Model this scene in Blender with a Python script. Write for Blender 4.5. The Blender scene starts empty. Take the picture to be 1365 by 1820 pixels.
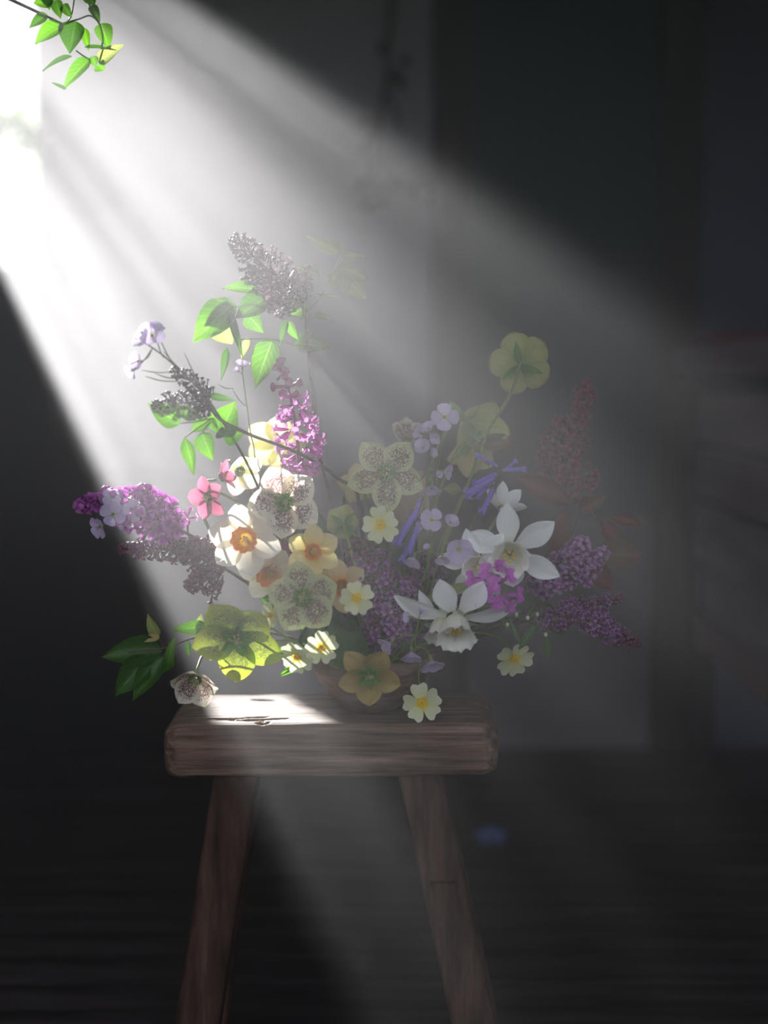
import bpy, math, random
from mathutils import Vector, Matrix, noise as mnoise
random.seed(7)
C = bpy.context.scene.collection
scene = bpy.context.scene

# ---------------------------------------------------------------- camera
FPX, CX, CY = 2800.0, 682.5, 910.0          # focal length and centre in photo pixels (1365 x 1820)
CAM = Vector((0.0, 0.0, 0.84)); PITCH = math.radians(5.0)
cd = bpy.data.cameras.new('camera'); cam = bpy.data.objects.new('camera', cd); C.objects.link(cam)
cam.location = CAM; cam.rotation_euler = (math.radians(90) - PITCH, 0, 0)
cd.sensor_fit = 'VERTICAL'; cd.sensor_height = 36.0; cd.lens = FPX / 1820 * 36
cd.clip_start = 0.05; cd.clip_end = 200
cd.dof.use_dof = True; cd.dof.focus_distance = 1.79; cd.dof.aperture_fstop = 1.5
scene.camera = cam

# ---------------------------------------------------------------- sky, sun, exposure
world = bpy.data.worlds.new('sky'); scene.world = world; world.use_nodes = True
bg = world.node_tree.nodes['Background']
bg.inputs[0].default_value = (0.82, 0.86, 1.0, 1); bg.inputs[1].default_value = 1.25
SUNV = Vector((-1172, 2915, 1198)).normalized()      # towards the sun
sd = bpy.data.lights.new('sun', 'SUN'); sun = bpy.data.objects.new('sun', sd); C.objects.link(sun)
sun.rotation_euler = SUNV.to_track_quat('Z', 'Y').to_euler()
sd.energy = 26.0; HAZE = 0.285; sd.angle = math.radians(0.8); sd.color = (1.0, 0.978, 0.955)
scene.view_settings.view_transform = 'Standard'; scene.view_settings.look = 'None'
scene.view_settings.exposure = 0.0; scene.view_settings.gamma = 1.0
scene.view_settings.use_curve_mapping = False
cy = scene.cycles
cy.max_bounces = 6; cy.diffuse_bounces = 3; cy.glossy_bounces = 2; cy.transmission_bounces = 4
cy.volume_bounces = 1; cy.transparent_max_bounces = 6; cy.sample_clamp_indirect = 6.0
cy.volume_step_rate = 2.0; cy.use_denoising = True; cy.caustics_reflective = False; cy.caustics_refractive = False

# ---------------------------------------------------------------- helpers
def W(px, py, Y):
    "point at world depth Y on the ray of a photo pixel"
    a = (px - CX) / FPX; b = -(py - CY) / FPX
    d = Vector((a, math.cos(PITCH) + b * math.sin(PITCH), -math.sin(PITCH) + b * math.cos(PITCH)))
    return CAM + d * (Y / d.y)
def M_(px, Y): return px * Y / FPX
def lerp(a, b, t): return a + (b - a) * t
def interp(tab, t):
    for (a, va), (b, vb) in zip(tab, tab[1:]):
        if t <= b: return lerp(va, vb, (t - a) / (b - a) if b > a else 0)
    return tab[-1][1]
def smooth(pts, n):
    "Catmull-Rom through the points"
    P = [Vector(p) for p in pts]
    if len(P) == 2: return [P[0].lerp(P[1], i / n) for i in range(n + 1)]
    Q = [P[0] * 2 - P[1]] + P + [P[-1] * 2 - P[-2]]; out = []
    for i in range(len(P) - 1):
        p0, p1, p2, p3 = Q[i:i + 4]
        for k in range(n):
            t = k / n
            out.append(0.5 * ((2 * p1) + (p2 - p0) * t + (2 * p0 - 5 * p1 + 4 * p2 - p3) * t * t + (3 * p1 - p0 - 3 * p2 + p3) * t ** 3))
    out.append(P[-1]); return out
def frame(n, roll=0.0, ref=Vector((0, 0, 1))):
    z = Vector(n).normalized()
    x = ref - z * ref.dot(z)
    if x.length < 1e-3: x = Vector((1, 0, 0)) - z * z.x
    x.normalize(); y = z.cross(x)
    xr = x * math.cos(roll) + y * math.sin(roll); yr = z.cross(xr)
    return Matrix((xr, yr, z)).transposed()
class MB:
    def __init__(s): s.v = []; s.f = []; s.uv = []
    def add(s, vs, fs, uvs=None):
        o = len(s.v); s.v += [Vector(v) for v in vs]; s.f += [tuple(i + o for i in f) for f in fs]
        s.uv += uvs if uvs else [(0.5, 0.5)] * len(vs)
        return s
    def box(s, lo, hi):
        x0, y0, z0 = lo; x1, y1, z1 = hi
        vs = [(x, y, z) for z in (z0, z1) for y in (y0, y1) for x in (x0, x1)]
        return s.add(vs, [(0, 2, 3, 1), (4, 5, 7, 6), (0, 1, 5, 4), (2, 6, 7, 3), (0, 4, 6, 2), (1, 3, 7, 5)])
    def tube(s, pts, r, n=6, seg=5, cap=True):
        P = smooth(pts, seg) if seg > 1 else [Vector(p) for p in pts]; N = len(P)
        rr = r if callable(r) else ((lambda t: interp(r, t)) if isinstance(r, (list, tuple)) else (lambda t: r))
        t0 = (P[1] - P[0]).normalized(); fr = frame(t0); x = fr.col[0].copy()
        vs = []; uv = []
        for i, p in enumerate(P):
            t = (P[min(i + 1, N - 1)] - P[max(i - 1, 0)]).normalized()
            x = (x - t * x.dot(t)); x = x.normalized() if x.length > 1e-6 else frame(t).col[0]
            y = t.cross(x); R = rr(i / (N - 1))
            for k in range(n):
                a = 2 * math.pi * k / n
                vs.append(p + (x * math.cos(a) + y * math.sin(a)) * R); uv.append((k / n, i / (N - 1)))
        fs = [(i * n + k, i * n + (k + 1) % n, (i + 1) * n + (k + 1) % n, (i + 1) * n + k) for i in range(N - 1) for k in range(n)]
        if cap: fs += [tuple(range(n - 1, -1, -1)), tuple((N - 1) * n + k for k in range(n))]
        return s.add(vs, fs, uv)
    def ball(s, c, r, n=6, m=4, sc=(1, 1, 1), fr=None):
        vs = []; uv = []; c = Vector(c)
        for j in range(m + 1):
            th = math.pi * j / m
            for k in range(n):
                a = 2 * math.pi * k / n
                p = Vector((math.sin(th) * math.cos(a) * r * sc[0], math.sin(th) * math.sin(a) * r * sc[1], math.cos(th) * r * sc[2]))
                vs.append(c + (fr @ p if fr else p)); uv.append((k / n, j / m))
        return s.add(vs, [(j * n + k, (j + 1) * n + k, (j + 1) * n + (k + 1) % n, j * n + (k + 1) % n) for j in range(m) for k in range(n)], uv)
    def lathe(s, prof, n=24, fr=None, c=(0, 0, 0), wob=None):
        vs = []; uv = []; c = Vector(c)
        for i, (r, z) in enumerate(prof):
            for k in range(n):
                a = 2 * math.pi * k / n; q = wob(i, a) if wob else (1, 0)
                p = Vector((r * q[0] * math.cos(a), r * q[0] * math.sin(a), z + q[1]))
                vs.append(c + (fr @ p if fr else p)); uv.append((k / n, i / (len(prof) - 1)))
        return s.add(vs, [(i * n + k, i * n + (k + 1) % n, (i + 1) * n + (k + 1) % n, (i + 1) * n + k) for i in range(len(prof) - 1) for k in range(n)], uv)
    def mesh(s, name, mat, org=Vector((0, 0, 0)), shade=True):
        me = bpy.data.meshes.new(name); me.from_pydata([v - org for v in s.v], [], s.f)
        ul = me.uv_layers.new(name='UVMap')
        vi = [0] * len(me.loops); me.loops.foreach_get('vertex_index', vi)
        flat = []
        for i in vi: flat += s.uv[i]
        ul.data.foreach_set('uv', flat)
        if mat: me.materials.append(mat)
        if shade: me.polygons.foreach_set('use_smooth', [True] * len(me.polygons))
        me.update(); return me
    def build(s, name, mat, parent=None, org=None, shade=True):
        "one mesh object; a child keeps its place in the world (parents here are never rotated)"
        pw = parent['_w'] if parent else None
        pw = Vector(pw) if pw is not None else Vector((0, 0, 0))
        o0 = Vector(org) if org is not None else (pw if parent else Vector((0, 0, 0)))
        o = bpy.data.objects.new(name, s.mesh(name, mat, o0, shade)); C.objects.link(o)
        o.location = o0 - pw if parent else o0
        if parent: o.parent = parent
        o['_w'] = tuple(o0); return o
def tag(o, label=None, cat=None, group=None, kind=None):
    if label: o['label'] = label
    if cat: o['category'] = cat
    if group: o['group'] = group
    if kind: o['kind'] = kind
    return o
def thing(name, loc, label, cat, group=None):
    o = bpy.data.objects.new(name, None); C.objects.link(o); o.location = loc; o.empty_display_size = 0.02
    o['_w'] = tuple(loc); return tag(o, label, cat, group)
def inst(name, me, mat4, parent):
    "object sharing a mesh, placed by a world matrix"
    o = bpy.data.objects.new(name, me); C.objects.link(o); o.parent = parent
    o.matrix_basis = Matrix.Translation(-Vector(parent['_w'])) @ mat4
    o['_w'] = tuple(mat4.translation); return o

# ---------------------------------------------------------------- materials
def new_mat(name):
    m = bpy.data.materials.new(name); m.use_nodes = True; nt = m.node_tree; nt.nodes.clear()
    out = nt.nodes.new('ShaderNodeOutputMaterial'); return m, nt, out
def nd(nt, t, **kw):
    n = nt.nodes.new(t)
    for k, v in kw.items(): setattr(n, k, v)
    return n
def col4(c): return (c[0], c[1], c[2], 1)
def ramp(nt, fac, stops):
    r = nd(nt, 'ShaderNodeValToRGB'); el = r.color_ramp.elements
    while len(el) > 1: el.remove(el[-1])
    el[0].position = stops[0][0]; el[0].color = col4(stops[0][1])
    for p, c in stops[1:]:
        e = el.new(p); e.color = col4(c)
    nt.links.new(fac, r.inputs[0]); return r.outputs[0]
def surf(name, c1, c2, scale=(8, 8, 8), rough=0.8, bump=0.3, detail=6, stops=None, bscale=None, spec=0.3, dist=0.002):
    m, nt, out = new_mat(name); L = nt.links.new
    tc = nd(nt, 'ShaderNodeTexCoord'); mp = nd(nt, 'ShaderNodeMapping'); mp.inputs['Scale'].default_value = scale
    L(tc.outputs['Object'], mp.inputs[0])
    n1 = nd(nt, 'ShaderNodeTexNoise'); n1.inputs['Scale'].default_value = 1; n1.inputs['Detail'].default_value = detail; n1.inputs['Roughness'].default_value = 0.65
    L(mp.outputs[0], n1.inputs['Vector'])
    colr = ramp(nt, n1.outputs['Fac'], stops or [(0.32, c1), (0.68, c2)])
    b = nd(nt, 'ShaderNodeBsdfPrincipled'); b.inputs['Roughness'].default_value = rough; b.inputs['Specular IOR Level'].default_value = spec
    L(colr, b.inputs['Base Color'])
    if bump:
        bp = nd(nt, 'ShaderNodeBump'); bp.inputs['Strength'].default_value = bump; bp.inputs['Distance'].default_value = dist
        L(n1.outputs['Fac'], bp.inputs['Height']); L(bp.outputs[0], b.inputs['Normal'])
    L(b.outputs[0], out.inputs[0]); return m
def petal_mat(name, stops, trans=0.45, spots=None, veins=0.0, rough=0.5, spec=0.3, tcol=None, rib=None):
    "thin translucent petal or leaf; colour runs from base (0) to tip (1) along UV v; optional dark freckles"
    m, nt, out = new_mat(name); L = nt.links.new
    uv = nd(nt, 'ShaderNodeUVMap'); sp = nd(nt, 'ShaderNodeSeparateXYZ'); L(uv.outputs[0], sp.inputs[0])
    c = ramp(nt, sp.outputs['Y'], stops)
    ob = nd(nt, 'ShaderNodeObjectInfo'); hs = nd(nt, 'ShaderNodeHueSaturation'); hs.inputs['Saturation'].default_value = 1.18
    mr = nd(nt, 'ShaderNodeMapRange'); mr.inputs['To Min'].default_value = 0.85; mr.inputs['To Max'].default_value = 1.12
    L(ob.outputs['Random'], mr.inputs[0]); L(mr.outputs[0], hs.inputs['Value']); L(c, hs.inputs['Color']); c = hs.outputs[0]
    if veins:
        mp = nd(nt, 'ShaderNodeMapping'); mp.inputs['Scale'].default_value = (14, 2.0, 1); L(uv.outputs[0], mp.inputs[0])
        n = nd(nt, 'ShaderNodeTexNoise'); n.inputs['Scale'].default_value = 1.3; n.inputs['Detail'].default_value = 3; L(mp.outputs[0], n.inputs['Vector'])
        vr = nd(nt, 'ShaderNodeMapRange'); vr.inputs['From Min'].default_value = 0.35; vr.inputs['From Max'].default_value = 0.65
        vr.inputs['To Min'].default_value = 1 - veins; vr.inputs['To Max'].default_value = 1
        L(n.outputs['Fac'], vr.inputs[0])
        mx = nd(nt, 'ShaderNodeMix', data_type='RGBA', blend_type='MULTIPLY'); mx.inputs[0].default_value = 1
        L(c, mx.inputs[6]); L(vr.outputs[0], mx.inputs[7]); c = mx.outputs[2]
    if rib:
        du = nd(nt, 'ShaderNodeMath', operation='SUBTRACT'); L(sp.outputs['X'], du.inputs[0]); du.inputs[1].default_value = 0.5
        da = nd(nt, 'ShaderNodeMath', operation='ABSOLUTE'); L(du.outputs[0], da.inputs[0])
        # side veins: slanted lines v - |u|
        sv = nd(nt, 'ShaderNodeMath', operation='MULTIPLY_ADD'); L(da.outputs[0], sv.inputs[0]); sv.inputs[1].default_value = -0.55; L(sp.outputs['Y'], sv.inputs[2])
        fr_ = nd(nt, 'ShaderNodeMath', operation='MULTIPLY'); L(sv.outputs[0], fr_.inputs[0]); fr_.inputs[1].default_value = 44.0
        sn = nd(nt, 'ShaderNodeMath', operation='SINE'); L(fr_.outputs[0], sn.inputs[0])
        k1 = nd(nt, 'ShaderNodeMapRange'); k1.inputs['From Min'].default_value = 0.80; k1.inputs['From Max'].default_value = 1.0; k1.inputs['To Max'].default_value = 0.35; L(sn.outputs[0], k1.inputs[0])
        k2 = nd(nt, 'ShaderNodeMapRange'); k2.inputs['From Min'].default_value = 0.012; k2.inputs['From Max'].default_value = 0.035; k2.inputs['To Min'].default_value = 0.7; k2.inputs['To Max'].default_value = 0; L(da.outputs[0], k2.inputs[0])
        km = nd(nt, 'ShaderNodeMath', operation='MAXIMUM'); L(k1.outputs[0], km.inputs[0]); L(k2.outputs[0], km.inputs[1])
        mx = nd(nt, 'ShaderNodeMix', data_type='RGBA'); L(km.outputs[0], mx.inputs[0]); L(c, mx.inputs[6]); mx.inputs[7].default_value = col4(rib); c = mx.outputs[2]
    if spots:
        scol, amount, v1 = spots
        mp = nd(nt, 'ShaderNodeMapping'); mp.inputs['Scale'].default_value = (30, 17, 1); L(uv.outputs[0], mp.inputs[0])
        ad = nd(nt, 'ShaderNodeVectorMath', operation='ADD'); L(mp.outputs[0], ad.inputs[0]); L(ob.outputs['Random'], ad.inputs[1])
        vo = nd(nt, 'ShaderNodeTexVoronoi'); vo.inputs['Scale'].default_value = 1; vo.inputs['Randomness'].default_value = 1; L(ad.outputs[0], vo.inputs['Vector'])
        # freckles shrink towards the petal edge and tip
        du = nd(nt, 'ShaderNodeMath', operation='SUBTRACT'); L(sp.outputs['X'], du.inputs[0]); du.inputs[1].default_value = 0.5
        da = nd(nt, 'ShaderNodeMath', operation='ABSOLUTE'); L(du.outputs[0], da.inputs[0])
        e1 = nd(nt, 'ShaderNodeMapRange'); e1.inputs['From Min'].default_value = 0.26; e1.inputs['From Max'].default_value = 0.46; e1.inputs['To Min'].default_value = 1; e1.inputs['To Max'].default_value = 0; L(da.outputs[0], e1.inputs[0])
        e2 = nd(nt, 'ShaderNodeMapRange'); e2.inputs['From Min'].default_value = v1 - 0.35; e2.inputs['From Max'].default_value = v1; e2.inputs['To Min'].default_value = 1; e2.inputs['To Max'].default_value = 0; L(sp.outputs['Y'], e2.inputs[0])
        mu = nd(nt, 'ShaderNodeMath', operation='MULTIPLY'); L(e1.outputs[0], mu.inputs[0]); L(e2.outputs[0], mu.inputs[1])
        th = nd(nt, 'ShaderNodeMath', operation='MULTIPLY'); L(mu.outputs[0], th.inputs[0]); th.inputs[1].default_value = 0.60
        lt = nd(nt, 'ShaderNodeMath', operation='SUBTRACT'); L(th.outputs[0], lt.inputs[0]); L(vo.outputs['Distance'], lt.inputs[1])
        ss = nd(nt, 'ShaderNodeMapRange'); ss.inputs['From Min'].default_value = -0.08; ss.inputs['From Max'].default_value = 0.06; ss.inputs['To Max'].default_value = amount; L(lt.outputs[0], ss.inputs[0])
        mx = nd(nt, 'ShaderNodeMix', data_type='RGBA'); L(ss.outputs[0], mx.inputs[0]); L(c, mx.inputs[6]); mx.inputs[7].default_value = col4(scol); c = mx.outputs[2]
    b = nd(nt, 'ShaderNodeBsdfPrincipled'); b.inputs['Roughness'].default_value = rough; b.inputs['Specular IOR Level'].default_value = spec
    t = nd(nt, 'ShaderNodeBsdfTranslucent'); L(c, b.inputs['Base Color'])
    if tcol:
        mx = nd(nt, 'ShaderNodeMix', data_type='RGBA', blend_type='MULTIPLY'); mx.inputs[0].default_value = 1; L(c, mx.inputs[6]); mx.inputs[7].default_value = col4(tcol); L(mx.outputs[2], t.inputs[0])
    else: L(c, t.inputs[0])
    ms = nd(nt, 'ShaderNodeMixShader'); ms.inputs[0].default_value = trans
    L(b.outputs[0], ms.inputs[1]); L(t.outputs[0], ms.inputs[2]); L(ms.outputs[0], out.inputs[0]); return m

plaster = surf('pale_plaster', (0.30, 0.31, 0.36), (0.42, 0.43, 0.48), (2.2, 2.2, 2.2), 0.9, 0.25)
haze_band_m = surf('mauve_grey_painted_haze', (0.17, 0.150, 0.165), (0.25, 0.222, 0.242), (3, 3, 3), 0.8, 0.2)  # grey of the lit mist put into the lower wall colour
haze_panel_m = surf('grey_painted_haze', (0.11, 0.10, 0.11), (0.17, 0.152, 0.165), (3, 3, 3), 0.8, 0.2)  # mist brightness painted in for the foot of the door
blue_m = surf('dark_blue_paint', (0.055, 0.065, 0.115), (0.085, 0.10, 0.165), (3, 3, 3), 0.8, 0.2)
teal_m = surf('dark_teal_paint', (0.008, 0.034, 0.036), (0.014, 0.050, 0.052), (6, 6, 1.2), 0.6, 0.2)
shade_board_m = surf('black_shade_board', (0.004, 0.0035, 0.0035), (0.010, 0.009, 0.009), (30, 30, 2), 0.9, 0.4, spec=0.05)  # near-black tone standing in for shade
post_m = surf('brown_post_wood', (0.024, 0.017, 0.013), (0.055, 0.040, 0.031), (30, 30, 2), 0.8, 0.4)
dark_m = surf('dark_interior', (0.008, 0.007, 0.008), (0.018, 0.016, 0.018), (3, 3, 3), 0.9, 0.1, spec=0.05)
floor_m = surf('floor_wood', (0.004, 0.003, 0.003), (0.055, 0.045, 0.043), (2.2, 16, 16), 0.8, 0.5, spec=0.08)
stool_m = surf('weathered_stool_wood', None, None, (6, 110, 110), 0.72, 0.9, 8,
               [(0.30, (0.016, 0.009, 0.006)), (0.42, (0.070, 0.042, 0.029)), (0.55, (0.145, 0.092, 0.064)), (0.72, (0.27, 0.195, 0.145))])
leg_m = surf('weathered_leg_wood', None, None, (60, 60, 4), 0.8, 0.7, 8, spec=0.12, stops=
             [(0.28, (0.008, 0.0045, 0.003)), (0.5, (0.042, 0.023, 0.016)), (0.75, (0.088, 0.053, 0.038))])
iron_m = surf('black_iron', (0.010, 0.010, 0.011), (0.02, 0.02, 0.02), (40, 40, 40), 0.5, 0.1)
bench_m = surf('pink_brown_bench_wood', (0.17, 0.11, 0.115), (0.30, 0.21, 0.22), (20, 1.5, 20), 0.8, 0.3)
benchg_m = surf('grey_bench_board', (0.18, 0.165, 0.205), (0.32, 0.30, 0.35), (20, 1.5, 20), 0.8, 0.3)
# ---------------------------------------------------------------- the room
YB = 3.5                                  # inner face of the rear wall
def struct(name, mb, mat, parent=None, shade=False):
    o = mb.build(name, mat, parent, shade=shade)
    if not parent: o['kind'] = 'structure'
    return o
XL, XR, YF, ZC = -1.5, 1.35, -1.6, 2.5
WX0, WX1, WZ0, WZ1 = -1.20, -0.748, 1.07, 2.02      # window opening in the rear wall
JX0, JX1, DX1, PX1 = 0.104, 0.186, 0.598, 0.690     # jamb, door, post
mb = MB(); mb.box((XL, YB, 0), (WX0, YB + .1, ZC)); mb.box((WX1, YB, 0), (JX0, YB + .1, ZC))
mb.box((WX0, YB, 0), (WX1, YB + .1, WZ0)); mb.box((WX0, YB, WZ1), (WX1, YB + .1, ZC))
wall = struct('wall_rear', mb, plaster)
struct('wall_rear_haze_band', MB().box((XL, YB - .012, 0), (JX0, YB, 0.62)), haze_band_m)  # added band; its colour stands in for haze before the lower wall
struct('wall_rear_right', MB().box((PX1, YB, 0), (XR, YB + .1, ZC)), blue_m)
struct('wall_left', MB().box((XL - .1, 0.9, 0), (XL, YB + .1, ZC)), dark_m)
# front left open for sky fill; unseen header added to darken upper rear wall
struct('front_shade_header', MB().box((XL - .1, 0.8, 1.6), (XR + .1, 0.9, ZC + .08)), dark_m)
struct('wall_right', MB().box((XR, 0.9, 0), (XR + .1, YB + .1, ZC)), dark_m)
struct('ceiling', MB().box((XL - .1, 0.9, ZC), (XR + .1, YB + .1, ZC + .08)), dark_m)
struct('door_1', MB().box((JX1 - .01, YB + .02, -.008), (DX1 + .01, YB + .06, ZC)), teal_m)
d1 = bpy.data.objects['door_1']
lt = MB(); lt.box((0.47, YB - .004, 1.07), (0.60, YB + .022, 1.10)); lt.box((0.455, YB - .02, 1.06), (0.475, YB + .022, 1.11)); lt.build('latch', iron_m, d1, shade=False)
for k in range(3):
    x = lerp(JX1, DX1, (k + .5) / 3); w = (DX1 - JX1) / 6 - .003
    MB().box((x - w, YB + .008, 0.012), (x + w, YB + .0205, ZC - .02)).build('door_board', teal_m, d1, shade=False)
MB().box((JX1 + .002, YB - .004, 0.0), (DX1 - .002, YB + .012, 0.52)).build('haze_panel', haze_panel_m, d1, shade=False)  # added panel, lighter than the door to paint in haze
struct('trim_1', MB().box((JX0, YB - .03, 0), (JX1, YB + .08, ZC)), post_m)
struct('trim_2', MB().box((DX1, YB - .04, 0), (PX1, YB + .08, ZC)), post_m)
# window frame
wf = MB()
wf.box((WX1 - .006, YB - .012, WZ0 - .02), (WX1 + .012, YB + .1, WZ1 + .02)); wf.box((WX0 - .012, YB - .012, WZ0 - .02), (WX0 + .022, YB + .1, WZ1 + .02))
wf.box((WX0, YB - .012, WZ1 - .012), (WX1, YB + .1, WZ1 + .02))
w1 = struct('window_1', wf, surf('grey_window_paint', (0.35, 0.37, 0.40), (0.5, 0.52, 0.55), (9, 9, 9), 0.6, 0.1))
MB().box((WX0 - .03, YB - .05, WZ0 - .03), (WX1 + .03, YB + .12, WZ0)).build('window_sill', plaster, w1, shade=False)
q = [W(78, -158, YB + .03), W(-130, -310, YB + .03), W(-130, -420, YB + .03), W(90, -420, YB + .03)]  # added unseen corner piece that cuts off the beam's upper edge
MB().add([p + Vector((0, t, 0)) for t in (0, .03) for p in q], [(0, 1, 2, 3), (7, 6, 5, 4), (0, 4, 5, 1), (1, 5, 6, 2), (2, 6, 7, 3), (3, 7, 4, 0)]).build('beam_blocker', post_m, w1, shade=False)
# floor: a dark bed with separate boards running left to right
fl = struct('floor', MB().box((XL - .2, YF - .2, -.05), (XR + .2, YB + .2, -.008)), dark_m)
pw = 0.098; y = YF; k = 0; base = []
for v in range(4):
    r = random.Random(v); me = MB().box((XL, 0, -.02), (XR, pw - .006, 0.0)).mesh('plank', floor_m, shade=False); base.append(me)
while y < YB:
    o = bpy.data.objects.new('plank', base[k % 4]); C.objects.link(o); o.parent = fl
    o.location = (random.uniform(-.001, .001), y, random.uniform(-.004, .0)); o['_w'] = (0, y, 0)
    y += pw; k += 1
# ground outside
struct('ground', MB().box((-30, -30, -.4), (30, 40, -.06)), surf('outdoor_grass', (0.03, 0.05, 0.02), (0.07, 0.10, 0.04), (4, 4, 4), 0.9, 0.0))

# added board: cuts the beam's left edge and blacks out the shaded wall
p0 = W(20, 520, YB - .06); p1 = W(-200, 64, YB - .06)
dr = (p1 - p0).normalized(); nr = Vector((0, 1, 0)).cross(dr).normalized()
if nr.x > 0: nr = -nr
mb = MB(); a0 = p0 - dr * (p0.z / dr.z); a1 = p1 + dr * 0.3; wdt = 0.62
vs = [p + q + Vector((0, t, 0)) for t in (-.012, .012) for p, q in ((a0, Vector((0, 0, 0))), (a1, Vector((0, 0, 0))), (a1, nr * wdt), (a0, Vector((-.62 / max(.2, -nr.x), 0, 0))))]
mb.add(vs, [(0, 1, 2, 3), (7, 6, 5, 4), (0, 4, 5, 1), (1, 5, 6, 2), (2, 6, 7, 3), (3, 7, 4, 0)])
tag(mb.build('shade_board', shade_board_m, shade=False), 'dark wooden board leaning across the lower corner of the bright window', 'board')

# ---------------------------------------------------------------- haze
m, nt, out = new_mat('mist'); vsn = nd(nt, 'ShaderNodeVolumeScatter'); L = nt.links.new
vsn.inputs['Color'].default_value = (0.97, 0.965, 1.0, 1); vsn.inputs['Anisotropy'].default_value = 0.40
tc = nd(nt, 'ShaderNodeTexCoord'); sp = nd(nt, 'ShaderNodeSeparateXYZ'); L(tc.outputs['Object'], sp.inputs[0])
fc = nd(nt, 'ShaderNodeFloatCurve'); mp = fc.mapping; cv = mp.curves[0]     # mist hangs around and behind the stool, thin near the open front
cv.points[0].location = (0, 0); cv.points[1].location = (1, 0.08)
for p in ((0.22, 0.0), (0.30, 0.20), (0.42, 0.38), (0.50, 0.64), (0.57, 1.0), (0.66, 0.6), (0.80, 0.25)): cv.points.new(*p)
mp.update()
dv = nd(nt, 'ShaderNodeMath', operation='DIVIDE'); dv.inputs[1].default_value = 3.5; L(sp.outputs['Y'], dv.inputs[0]); L(dv.outputs[0], fc.inputs['Value'])
mu = nd(nt, 'ShaderNodeMath', operation='MULTIPLY'); mu.inputs[1].default_value = HAZE; L(fc.outputs[0], mu.inputs[0]); zr = nd(nt, 'ShaderNodeFloatCurve'); cz = zr.mapping.curves[0]      # it thins out towards the floor and the ceiling
cz.points[0].location = (0, 0.10); cz.points[1].location = (1, 0.12)
for p in ((0.14, 0.28), (0.29, 0.55), (0.43, 1.0), (0.56, 0.75), (0.75, 0.3)): cz.points.new(*p)
zr.mapping.update()
dz = nd(nt, 'ShaderNodeMath', operation='DIVIDE'); dz.inputs[1].default_value = 2.0; L(sp.outputs['Z'], dz.inputs[0]); L(dz.outputs[0], zr.inputs['Value'])
m2 = nd(nt, 'ShaderNodeMath', operation='MULTIPLY'); L(mu.outputs[0], m2.inputs[0]); L(zr.outputs[0], m2.inputs[1]); L(m2.outputs[0], vsn.inputs['Density'])
L(vsn.outputs[0], out.inputs['Volume'])
hz = MB().box((XL + .01, 0.8, .004), (XR - .01, YB - .001, ZC - .01)).build('haze', m, shade=False)
tag(hz, 'pale mist hanging in the sunbeam across the room', 'haze', kind='stuff')

# ---------------------------------------------------------------- workbench along the right
wb = thing('workbench', (1.0, 2.6, 0), 'old wooden workbench with boarded side against the dark blue wall', 'workbench')
BX0, BX1, BY0, BY1, BZ = 0.655, 1.25, 1.95, 3.40, 0.90
MB().box((BX0 - .03, BY0, BZ - .06), (BX1, BY1 + .02, BZ)).build('bench_top', bench_m, wb, shade=False)
for (x, yy) in ((BX0, BY1 - .07), (BX0, BY0 + .05), (BX1 - .06, BY1 - .07), (BX1 - .06, BY0 + .05)):
    MB().box((x, yy, 0), (x + .05, yy + .06, BZ - .058)).build('leg', dark_m, wb, shade=False)
for i, (z0, z1, mm, dx) in enumerate(((0.70, 0.80, bench_m, .012), (0.585, 0.685, bench_m, .006), (0.455, 0.57, benchg_m, .012), (0.345, 0.445, benchg_m, .0), (0.27, 0.335, bench_m, .008))):
    MB().box((BX0 + .014 - dx, BY0 + .05, z0), (BX0 + .034 - dx, BY1 - .09 + .0, z1)).build('side_board', mm, wb, shade=False)
rb = MB(); rb.box((BX0 - .01, 3.12, BZ), (BX0 + .12, 3.30, BZ + .022))
o = rb.build('red_booklet', surf('dull_red', (0.16, 0.02, 0.03), (0.25, 0.03, 0.04), (20, 20, 20), 0.7, 0.1), shade=False)
tag(o, 'flat dull red booklet lying on the end of the workbench', 'book')

# ---------------------------------------------------------------- stool
ZT = 0.445; SX0, SX1, SY0, SY1, STH = -0.2525, 0.131, 1.752, 1.935, 0.062
st = thing('stool', ((SX0 + SX1) / 2, (SY0 + SY1) / 2, 0), 'low weathered wooden stool with thick slab seat and splayed legs', 'stool')
cracks = [((445, 1241), (492, 1244), .0050, .0022), ((430, 1297), (515, 1291), .006, .002), ((350, 1293), (470, 1299), .005, .0016), ((385, 1296), (480, 1286), .005, .0014),
          ((455, 1306), (480, 1302), .005, .003), ((560, 1275), (640, 1272), .002, .001), ((300, 1262), (380, 1258), .0015, .001), ((520, 1256), (610, 1258), .0015, .001), ((760, 1262), (850, 1250), .002, .001)]
def on_top(px, py):
    d = W(px, 1238 + (py - 1235) * .66, 1.0) - CAM; t = (ZT - CAM.z) / d.z; return CAM + d * t
crk = [(on_top(*a), on_top(*b), dp, wd) for a, b, dp, wd in cracks]
def rr_section(hy, hz, r, n):
    pts = []
    for (cy_, cz_, a0) in ((hy - r, hz - r, 0), (-hy + r, hz - r, 90), (-hy + r, -hz + r, 180), (hy - r, -hz + r, 270)):
        for k in range(n):
            a = math.radians(a0 + 90 * k / (n - 1)); pts.append((cy_ + r * math.cos(a), cz_ + r * math.sin(a)))
    return pts
def dens(pts, mx):
    out = []
    for i, p in enumerate(pts):
        q = pts[(i + 1) % len(pts)]; d = math.hypot(q[0] - p[0], q[1] - p[1]); k = max(1, math.ceil(d / mx))
        out += [(lerp(p[0], q[0], j / k), lerp(p[1], q[1], j / k)) for j in range(k)]
    return out
HY, HZ = (SY1 - SY0) / 2, STH / 2
sec = dens(rr_section(HY, HZ, .014, 5), .0026); ns = len(sec); mb = MB(); vs = []; NX = 210
YC = (SY0 + SY1) / 2
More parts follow.
